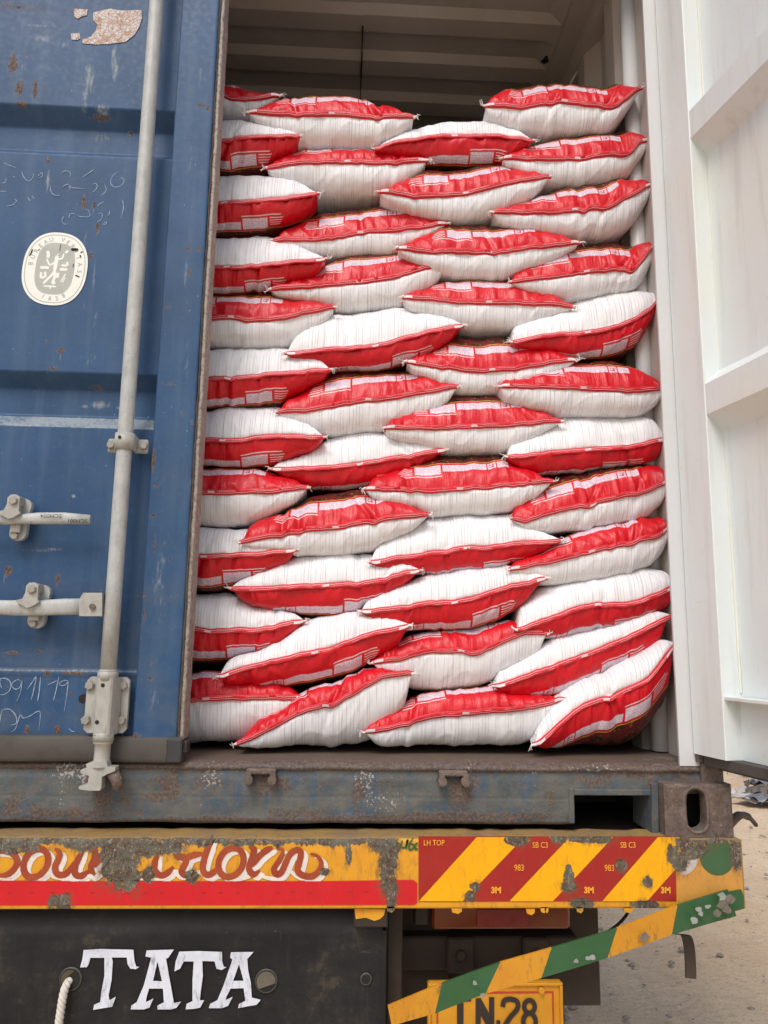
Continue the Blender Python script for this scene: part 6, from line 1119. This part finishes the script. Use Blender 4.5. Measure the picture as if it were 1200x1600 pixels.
(4,'R',0.14,[(0.7643,1.9666,0,0),(0.7755,1.9608,0.0402,0.0025),(0.7917,1.9576,0.0643,0.0098),(0.8127,1.9622,0.0742,0.0214),(0.838,1.972,0.0843,0.0354),(0.867,1.9823,0.1001,0.0457),(0.8988,1.9896,0.1105,0.0498),(0.9327,1.9967,0.115,0.0524),(0.9677,2.0055,0.115,0.0558),(1.0028,2.0157,0.1103,0.0601),(1.0371,2.0252,0.104,0.0629),(1.0694,2.0324,0.0995,0.0627),(1.0989,2.0392,0.0941,0.0611),(1.1249,2.0475,0.0852,0.0598),(1.1468,2.0585,0.0704,0.0536),(1.164,2.0683,0.0554,0.0416),(1.176,2.0748,0,0)]),
(4,'R',0.13,[(0.7538,1.8341,0,0),(0.7652,1.8363,0.0166,0.0049),(0.7816,1.8394,0.0242,0.012),(0.8026,1.8434,0.0279,0.0235),(0.828,1.8486,0.0305,0.0427),(0.857,1.8553,0.0413,0.0527),(0.8889,1.8635,0.0555,0.0587),(0.923,1.8727,0.0677,0.0649),(0.9581,1.8821,0.0738,0.0705),(0.9934,1.8917,0.075,0.0744),(1.0278,1.901,0.0739,0.0759),(1.0603,1.9096,0.0731,0.0751),(1.0899,1.9158,0.0724,0.0714),(1.1159,1.922,0.0672,0.0669),(1.1378,1.9298,0.0564,0.0564),(1.1552,1.9434,0.0368,0.044),(1.1674,1.9545,0,0)]),
(4,'W',0.13,[(0.771,1.6926,0,0),(0.7821,1.697,0.0468,0.0137),(0.798,1.7035,0.0613,0.0256),(0.8185,1.7118,0.0734,0.0384),(0.8432,1.7211,0.0812,0.05),(0.8714,1.7319,0.0775,0.061),(0.9025,1.743,0.0708,0.0684),(0.9356,1.7526,0.0658,0.0699),(0.9697,1.7602,0.0659,0.0686),(1.0036,1.7608,0.0754,0.0602),(1.0366,1.7607,0.0851,0.0512),(1.068,1.7671,0.0857,0.05),(1.0968,1.7753,0.0806,0.0501),(1.1221,1.7847,0.0706,0.0519),(1.1435,1.7954,0.0553,0.0529),(1.1601,1.8042,0.0389,0.0477),(1.1718,1.81,0,0)]),
(4,'W',0.13,[(0.7141,1.5566,0,0),(0.7262,1.5609,0.0229,0.0203),(0.7436,1.5671,0.0268,0.0343),(0.7659,1.5752,0.0316,0.0484),(0.7928,1.5847,0.0361,0.0611),(0.8237,1.5954,0.044,0.0721),(0.8576,1.6067,0.0559,0.0809),(0.8938,1.6192,0.0566,0.088),(0.9312,1.6331,0.0537,0.0865),(0.9688,1.6482,0.0503,0.081),(1.0056,1.6637,0.0456,0.08),(1.0404,1.6788,0.0408,0.0813),(1.0723,1.6933,0.0365,0.0823),(1.1003,1.7064,0.0309,0.0812),(1.1238,1.7178,0.0223,0.0718),(1.1421,1.7269,0.0112,0.029),(1.1549,1.7332,0,0)]),
(4,'W',0.1,[(0.8015,1.4233,0,0),(0.811,1.4314,0.0187,0.0161),(0.8246,1.4433,0.0336,0.0331),(0.8423,1.4586,0.044,0.0495),(0.8635,1.476,0.0499,0.0679),(0.8878,1.4941,0.0502,0.0866),(0.9145,1.5117,0.0478,0.1044),(0.9428,1.5242,0.0499,0.1164),(0.9719,1.5343,0.0533,0.1258),(1.0012,1.5459,0.0555,0.1362),(1.0298,1.5581,0.0576,0.1468),(1.0568,1.5691,0.0601,0.1475),(1.0817,1.5826,0.0594,0.1478),(1.104,1.6063,0.0501,0.1518),(1.123,1.6303,0.036,0.1469),(1.1378,1.65,0.0191,0.1319),(1.1482,1.6639,0,0)])]

def interp_cols(cols, n):
    c = np.array(cols); x = c[:, 0]; xs = x[0]+(x[-1]-x[0])*(.45*np.linspace(0, 1, n)+.55*(1-np.cos(np.pi*np.linspace(0, 1, n)))/2)
    def it(y):
        h = np.diff(x); d = np.diff(y)/h; m_ = np.concatenate([[d[0]], (d[:-1]+d[1:])/2, [d[-1]]]); i = np.clip(np.searchsorted(x, xs)-1, 0, len(h)-1); t = (xs-x[i])/h[i]
        return (2*t**3-3*t**2+1)*y[i]+(t**3-2*t**2+t)*h[i]*m_[i]+(-2*t**3+3*t**2)*y[i+1]+(t**3-t**2)*h[i]*m_[i+1]
    return xs, it(c[:, 1]), np.maximum(it(c[:, 2]), 0), np.maximum(it(c[:, 3]), 0)
tuft_meshes = []
for i in range(7):
    t = MB(); rr = random.Random(i)
    for j in range(4+i % 3):       # tangled thread ends growing along +X
        p = Vector((0, rr.uniform(-.002, .002), rr.uniform(-.002, .002))); d = Vector((1, rr.uniform(-.7, .3), rr.uniform(-.9, .7))).normalized(); pts = [p.copy()]; st_ = rr.uniform(.0025, .0042)
        for s in range(7): d = (d+Vector((rr.uniform(-.7, .5), rr.uniform(-.6, .6), rr.uniform(-.9, .6)))).normalized(); p = p+d*st_; pts.append(p.copy())
        t.tube(smooth_path(pts, 2), .00105, 5)
    t.tube([(-.010, 0, 0), (-.003, 0, .0005), (.003, -.001, 0), (.006, -.001, -.001)], [.0050, .0040, .0026, .0008], 8)   # gathered corner of the bag
    tuft_meshes.append(t.mesh('thread_tuft', M['thread']))
COLN = {1: 'column beside the blue door edge', 2: 'second column from the blue door', 3: 'third column from the blue door', 4: 'column against the white corner post'}
ORD = ['topmost', 'second', 'third', 'fourth', 'fifth', 'sixth', 'seventh', 'eighth', 'ninth', 'tenth', 'eleventh', 'lowest']
cnt = {c: sum(1 for s in SACKS if s[0] == c) for c in (1, 2, 3, 4)}; seen = {1: 0, 2: 0, 3: 0, 4: 0}
SPECIAL = {(1, 0): 'red-topped sack half hidden behind the others at the upper left by the blue door', (4, 0): 'red-topped sack lying on top of the pile against the white corner post',
    (4, 11): 'tilted white-topped sack with gold and dark print, lowest against the white corner post', (2, 10): 'slanting red-topped sack at the pile foot, second from the blue door',
    (2, 0): 'topmost red-topped sack in the second column from the blue door', (3, 0): 'topmost sack of the third column, its white side up',
    (3, 10): 'flat red-topped sack on the container floor, third from the blue door', (1, 10): 'red-topped sack on the container floor right beside the blue door'}
NU = 132; KT, KB = 1.2, 1.0
for si, (col, side, ys, cols) in enumerate(SACKS):
    k_ = seen[col]; seen[col] += 1; last = k_ == cnt[col]-1
    lab = SPECIAL.get((col, k_)) or '%s sack, %s from the top in the %s' % ('red-topped' if side == 'R' else 'white-topped', ORD[k_], COLN[col])
    xs, zs, ht, hb = interp_cols(cols, NU); W = xs[-1]-xs[0]; xm = (xs[0]+xs[-1])/2; cx = xm
    u = (xs-xs[0])/W; tip = np.minimum(xs-xs[0], xs[-1]-xs)
    zs = zs+((vnoise(xs*26, 0*xs, si)-.5)*.005+(vnoise(xs*70, 0*xs, si+9)-.5)*.0022)*np.clip(tip/.03, 0, 1)
    zb = float(np.min(zs-hb)); root = empty('sack', (cx, ys+.12, zb), lab, 'sack', 'red and white sacks stacked in the container')
    su = (xs-xm)*(1 if side == 'R' else -1)
    NT_ = 26; th = math.pi/2*(np.linspace(0, 1, NT_)**1.25); loops = []
    uvv = []
    creases = [(xs[0]+W*rnd.uniform(.2, .85), rnd.uniform(-.7, .7), rnd.uniform(.003, .010)) for _ in range(rnd.choice([0, 1, 1, 2, 3]))]
    for (cu, cs_, cd) in creases: zs = zs-(1 if side == 'R' else .6)*cd*.55*np.exp(-((xs-cu)/.012)**2)
    def half(s, h, kk, is_red):
        # s=+1 upper, -1 lower; returns rows from the seam back
        a = np.maximum(kk*h, .004); a = .5*a+.5*np.minimum(a*1.0, np.median(a)+0*a); rows = []
        pe = 2/(2.3 if s > 0 else 2.6)
        for t_ in th: rows.append(np.stack([xs, ys+a*(1-max(0, math.cos(t_))**pe), zs+s*h*math.sin(t_)**pe], -1))
        ds = [.04, .10, .18, .28, .36]
        for d_ in ds: rows.append(np.stack([xm+(xs-xm)*(1-.05*d_/.36), ys+a+d_*(.46-0)/.36*.8, zs+s*h*(1-.10*(d_/.36)**2)], -1))
        rows.append(np.stack([xm+(xs-xm)*.9, ys+a*0+.50, zs+s*h*.35], -1)); rows.append(np.stack([xm+(xs-xm)*.88, 0*xs+ys+.53, zs+0*h], -1))
        Rw = np.array(rows); seg = np.linalg.norm(np.diff(Rw, axis=0), axis=2); arc = np.vstack([np.zeros(len(xs)), np.cumsum(seg, 0)])
        # wrinkles
        U_ = np.broadcast_to(xs, arc.shape); V_ = arc
        fan = U_+(U_-xm)*V_*1.2
        rid = 1-np.abs(2*vnoise(fan*(44 if is_red else 60), V_*9, si*2+(3 if is_red else 0))-1)
        rid2 = 1-np.abs(2*vnoise(fan*135+vnoise(U_*20, V_*20, si)*2, V_*16, si+11)-1)
        big = vnoise(U_*17, V_*13, si+5)-.5
        diag = 1-np.abs(2*vnoise(U_*26+V_*20, V_*11-U_*6, si+21)-1)
        e = np.clip(h/.035, 0, 1)[None]*np.clip(tip/.02, 0, 1)[None]
        if is_red: d = (rid**2*.0080-.003)*np.exp(-V_/.06)+(rid2**2*.0020)*np.exp(-V_/.045)+big*.007+(diag**3)*.004*np.exp(-V_/.09)
        else: d = (rid**2*.0024-.001)*np.exp(-V_/.05)+rid2**2*.0006*np.exp(-V_/.05)+big*.007+(diag**6)*.0018
        for (cu, cs_, cd) in creases:
            cd = cd*(1 if is_red else .45); d = d-cd*np.exp(-((U_-cu-cs_*V_*(1 if s > 0 else -.6))/.0065)**2)*np.exp(-V_/.09)+cd*.5*np.exp(-((U_-cu-.013-cs_*V_*(1 if s > 0 else -.6))/.008)**2)*np.exp(-V_/.07)
        d = d*e*np.clip(V_/.006, 0, 1)*np.clip((.40-V_)/.1, 0, 1)
        tt = np.concatenate([th, np.full(len(rows)-NT_, math.pi/2)])[:, None]
        ny = -np.cos(tt); nz = s*np.sin(tt)
        Rw[:, :, 1] += ny*d; Rw[:, :, 2] += nz*d
        sgn = 1 if is_red else -1
        uv = np.stack([np.broadcast_to(su, arc.shape), sgn*(arc+.0004)], -1)
        return Rw, uv
    up, uvu = half(1, ht, KT, side == 'R'); lo, uvl = half(-1, hb, KB, side != 'R')
    off = np.array([root.location.x, root.location.y, root.location.z])
    A = up[::-1]; 
    n1 = A.shape[0]; 
    m1 = grid_mesh('sack_body', np.concatenate([A, lo], 0)-off, M['sack'], uv=np.concatenate([uvu[::-1], uvl], 0))
    bo = bpy.data.objects.new('sack_body', m1); scene.collection.objects.link(bo); bo.parent = root
    # hem: folded stitched band along the mouth, lying on the red side
    s = 1 if side == 'R' else -1; hw = .0145
    ext = .006; xh = xs.copy(); fl_ = .0035*(vnoise(xs*38, 0*xs, si+40)-.5); hs = np.clip(.62+tip/.03, 0, 1)
    flap = .002+.006*vnoise(xs*16, 0*xs, si+50)
    sect = [(0.0015, -.0006), (-.0022, .0), (-.0038, .22), (-.0040, .5), (-.0036, .8), (-.0016, 1.0), (.0012, .96)]
    rows = []; uvr = []
    for j, (dy, f_) in enumerate(sect):
        xx = xh+np.where(u < .5, -ext, ext)*np.clip(1-tip/.012, 0, 1)
        rows.append(np.stack([xx, ys+dy-flap*(.35+.65*f_ if j > 0 else 0)*np.clip(tip/.02, .3, 1)+fl_*f_, zs+s*(hw*hs*f_+fl_*.4*f_)-s*.0015], -1)); uvr.append(np.stack([xs-xm, np.full(len(xs), max(0, f_))], -1))
    tape = np.where(u < .5, 1.0*(rnd.random() < .6), 1.0*(rnd.random() < .55))
    hm = grid_mesh('hem', np.array(rows)-off, M['hem'], {'tipdist': np.broadcast_to(tip, (len(sect), len(xs))), 'tape': np.broadcast_to(tape, (len(sect), len(xs)))}, uv=np.array(uvr))
    ho = bpy.data.objects.new('hem', hm); scene.collection.objects.link(ho); ho.parent = root
    for e_, ix in ((-1, 0), (1, -1)):
        if xs[ix] < -.005: continue
        if col == 4 and e_ == 1 and rnd.random() < .5: continue
        to = bpy.data.objects.new('thread_tuft', rnd.choice(tuft_meshes)); scene.collection.objects.link(to); to.parent = root
        to.location = Vector((xs[ix]+e_*.007, ys-.004, zs[ix]+s*.003))-root.location
        to.rotation_euler = (rnd.uniform(0, 6.28), rnd.uniform(-.3, .5)*-e_, (0 if e_ > 0 else math.pi)+rnd.uniform(-.4, .2)); q = rnd.uniform(.55, .85); to.scale = (q, q, q)
